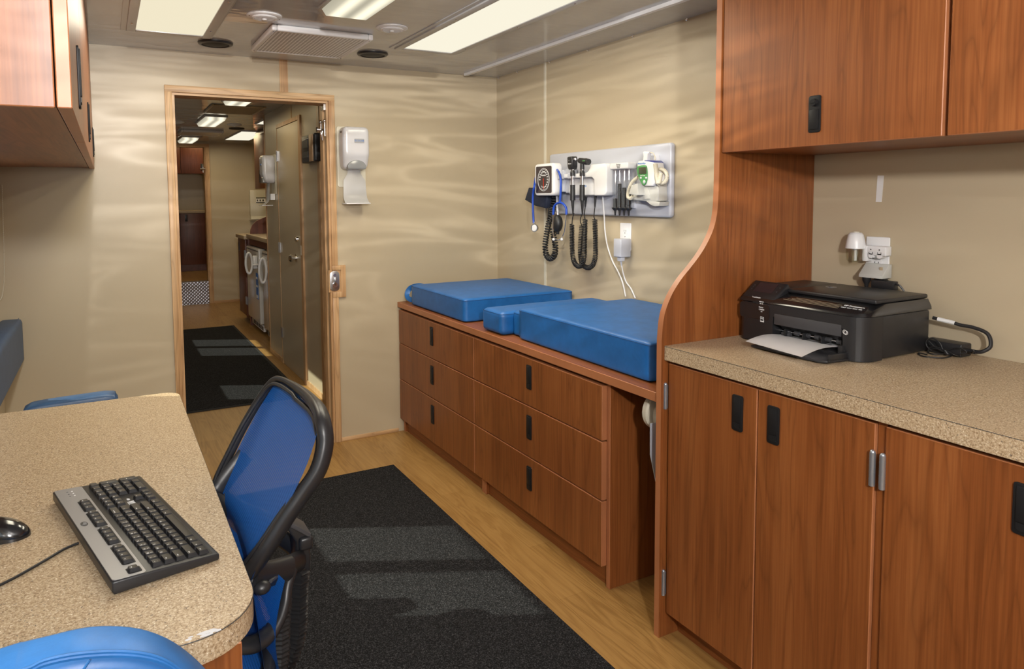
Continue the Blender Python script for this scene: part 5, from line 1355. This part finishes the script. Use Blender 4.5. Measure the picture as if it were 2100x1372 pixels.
# far room cabinets
fc = thing('base_cabinet', 'dark red brown base cabinet in the farthest room through both doorways', 'cabinet', (1.1, 11.5, Z3))
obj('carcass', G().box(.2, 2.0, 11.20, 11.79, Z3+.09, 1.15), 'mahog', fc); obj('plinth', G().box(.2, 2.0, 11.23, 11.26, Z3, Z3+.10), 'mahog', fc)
xs_ = at(370, 470, y=11.17).x
for a, b, h in ((xs_-.40, xs_-.004, xs_-.045), (xs_+.004, xs_+.42, xs_+.085), (xs_+.428, xs_+.85, xs_+.80)):
    d = obj('door', G().box(a, b, 11.172, 11.195, Z3+.10, 1.145, .003), 'mahog', fc)
    obj('handle', G().box(h-.018, h+.018, 11.166, 11.173, 1.03, 1.13, .002), 'blk', d)
obj('worktop', G().box(.2, 2.0, 11.15, 11.79, 1.15, 1.19, .003), 'lam', fc)
struct('wall_far_back', G().box(-.4, 2.127, 11.80, 11.9, Z3, 2.36), 'wall')
fu = thing('wall_cabinet', 'dark red brown wall cabinet in the farthest room', 'cabinet', (1.1, 11.6, 1.74))
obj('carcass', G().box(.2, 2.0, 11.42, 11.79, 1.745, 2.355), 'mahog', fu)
xs_ = at(370, 330, y=11.4).x; hx = at(414, 344, y=11.4).x
for a, b, h in ((xs_-.6, xs_-.003, xs_-.3), (xs_+.003, xs_+.60, hx)):
    d = obj('door', G().box(a, b, 11.398, 11.418, 1.74, 2.35, .003), 'mahog', fu)
    obj('handle', G().box(h-.018, h+.018, 11.392, 11.399, 1.79, 1.89, .002), 'blk', d)

# small fridges with ring handles
def fridge(ya, yb, label):
    t = thing('fridge', label, 'fridge', (1.6, (ya+yb)/2, 0), 'white under-counter fridges')
    obj('cabinet', G().box(1.375, 1.95, ya+.01, yb-.01, .03, .86, .006), 'wgloss', t)
    d = obj('door', G().box(1.300, 1.368, ya, yb, .115, .865, .010, 3), 'wgloss', t, smooth=50)
    obj('vent_grille', G().box(1.335, 1.36, ya+.02, yb-.02, .035, .100, .003), 'wht', t)
    g = G()
    for k in range(6): g.box(1.333, 1.336, ya+.04+.09*k, ya+.10+.09*k, .050, .085)
    obj('vent_slots', g, 'dink', t)
    obj('top_strip', G().box(1.297, 1.301, ya+.01, yb-.01, .838, .845), 'gry', d)
    obj('control_label', G().box(1.297, 1.300, ya+.10, ya+.19, .74, .80).box(1.297, 1.300, ya+.16, ya+.24, .66, .71), 'dink', d)
    obj('blue_label', G().box(1.297, 1.300, ya+.05, ya+.15, .36, .62), 'bink', d)
    obj('label_text', G().box(1.2955, 1.2975, ya+.06, ya+.14, .37, .40).box(1.2955, 1.2975, ya+.06, ya+.14, .48, .50).box(1.2955, 1.2975, ya+.06, ya+.14, .56, .58), 'paper', d)
    obj('latch_handle', G().box(1.255, 1.297, ya+.03, ya+.075, .67, .80, .008), 'wht', d)
    return t
fr1 = fridge(7.10, 7.76, 'white fridge with a ring handle, the farther of the two by the inner wall')
fr2 = fridge(6.40, 6.91, 'white fridge with a ring handle, partly hidden behind the inner wall edge')
def ringh(t, u, v, rx, rz):
    c = at(u, v, x=1.21)
    P_ = [c+V(rx*math.cos(a), 0, rz*math.sin(a)) for a in [2*PI*i/40 for i in range(40)]]
    r = obj('ring_handle', G().tube(P_, .0115, 8, closed=True), 'wht', t, smooth=80)
    obj('stem', G().cyl(c+V(rx-.006, 0, -rz*.2), V(1.305, c.y, c.z-rz*.2), .010), 'wht', r)
ringh(fr1, 510.5, 540, .030, .100)
ringh(fr2, 539, 555, .031, .108)
cw = thing('countertop', 'beige laminate counter above the two white fridges', 'countertop', (1.7, 6.9, .93))
obj('slab', G().box(1.305, 2.12, 6.38, 7.78, .945, .985, .003), 'lam', cw)
obj('apron', G().box(1.335, 2.12, 6.38, 7.78, .875, .945), 'mahog', cw)
obj('divider', G().box(1.37, 1.95, 7.035, 7.075, 0, .875), 'mahog', cw)
fcx = thing('base_cabinet', 'narrow brown base cabinet with zinc hinges at the far end of the fridge row', 'cabinet', (1.7, 8.05, 0))
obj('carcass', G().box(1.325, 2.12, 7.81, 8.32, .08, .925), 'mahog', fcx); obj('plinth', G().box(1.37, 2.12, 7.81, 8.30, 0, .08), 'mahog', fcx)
d = obj('door', G().box(1.303, 1.322, 7.86, 8.31, .09, .92, .002), 'mahog', fcx)
obj('handle', G().box(1.298, 1.304, 8.22, 8.26, .78, .88), 'blk', d)
for z in (.72, .22): obj('hinge', G().cyl((1.300, 7.86, z), (1.300, 7.86, z+.085), .010, n=12).box(1.298, 1.304, 7.81, 7.86, z, z+.085), 'zinc', fcx)
obj('worktop', G().box(1.285, 2.12, 7.81, 8.34, .925, .965, .004), 'lam', fcx)
prf = [(513, 640), (513, 482), (514, 470), (518, 461), (526, 453), (540, 447), (552, 442), (560, 434), (563, 425)]
q = [at(u, v, y=7.79) for u, v in prf]
ol = [(q[0].x, 0)]+[(p.x, p.z) for p in q[1:]]+[(q[-1].x+.03, ZC-.01), (2.12, ZC-.01), (2.12, 0)]
solo('curved_side_panel', G().poly(ol, 'y', 7.785, 7.805, emi=1), ['mahog', 'edge'], 'dark curved side panel beside the fridges in the back room', 'partition', smooth=30)
ub = thing('wall_cabinet', 'brown wall cabinet with a long handle in the back room, above the paper towel dispenser', 'cabinet', (1.8, 7.7, 1.46))
obj('carcass', G().box(1.472, 2.12, 7.42, 7.99, 1.47, ZC-.003), 'mahog', ub)
d = obj('door', G().box(1.450, 1.470, 7.42, 7.98, 1.465, ZC-.05, .002), 'wood', ub)
obj('handle', G().box(1.444, 1.451, 7.68, 7.715, 1.53, 1.66), 'blk', d)
# paper towel dispenser on the far wall
a, b = at(512, 390, y=9.62), at(560, 447, y=9.62)
pd_ = thing('towel_dispenser', 'white metal paper towel dispenser on the far wall beneath the brown wall cabinet', 'dispenser', (1.82, 9.7, 1.10))
w0 = a.x
obj('case', G().box(w0, w0+.29, 9.60, 9.699, b.z+.03, a.z, .004), 'wht2', pd_)
obj('tray_lip', G().poly([(9.60, b.z+.03), (9.575, b.z-.01), (9.60, b.z-.03), (9.699, b.z-.02), (9.699, b.z+.03)], 'x', w0, w0+.29), 'wht2', pd_)
c0, c1 = at(525, 405, y=9.598), at(546.5, 416, y=9.598)
lb = obj('label', G().box(c0.x, c1.x, 9.5975, 9.600, c1.z, c0.z), 'paper', pd_)
obj('label_marks', G().box(c0.x, c1.x, 9.596, 9.598, c0.z-.012, c0.z).box(c0.x, c1.x, 9.596, 9.598, c1.z, c1.z+.012).box(c0.x+.01, c0.x+.025, 9.596, 9.598, c1.z+.02, c1.z+.045).box(c0.x+.045, c0.x+.06, 9.596, 9.598, c1.z+.02, c1.z+.045).box(c0.x+.08, c0.x+.10, 9.596, 9.598, c1.z+.02, c1.z+.045), 'dink', lb)
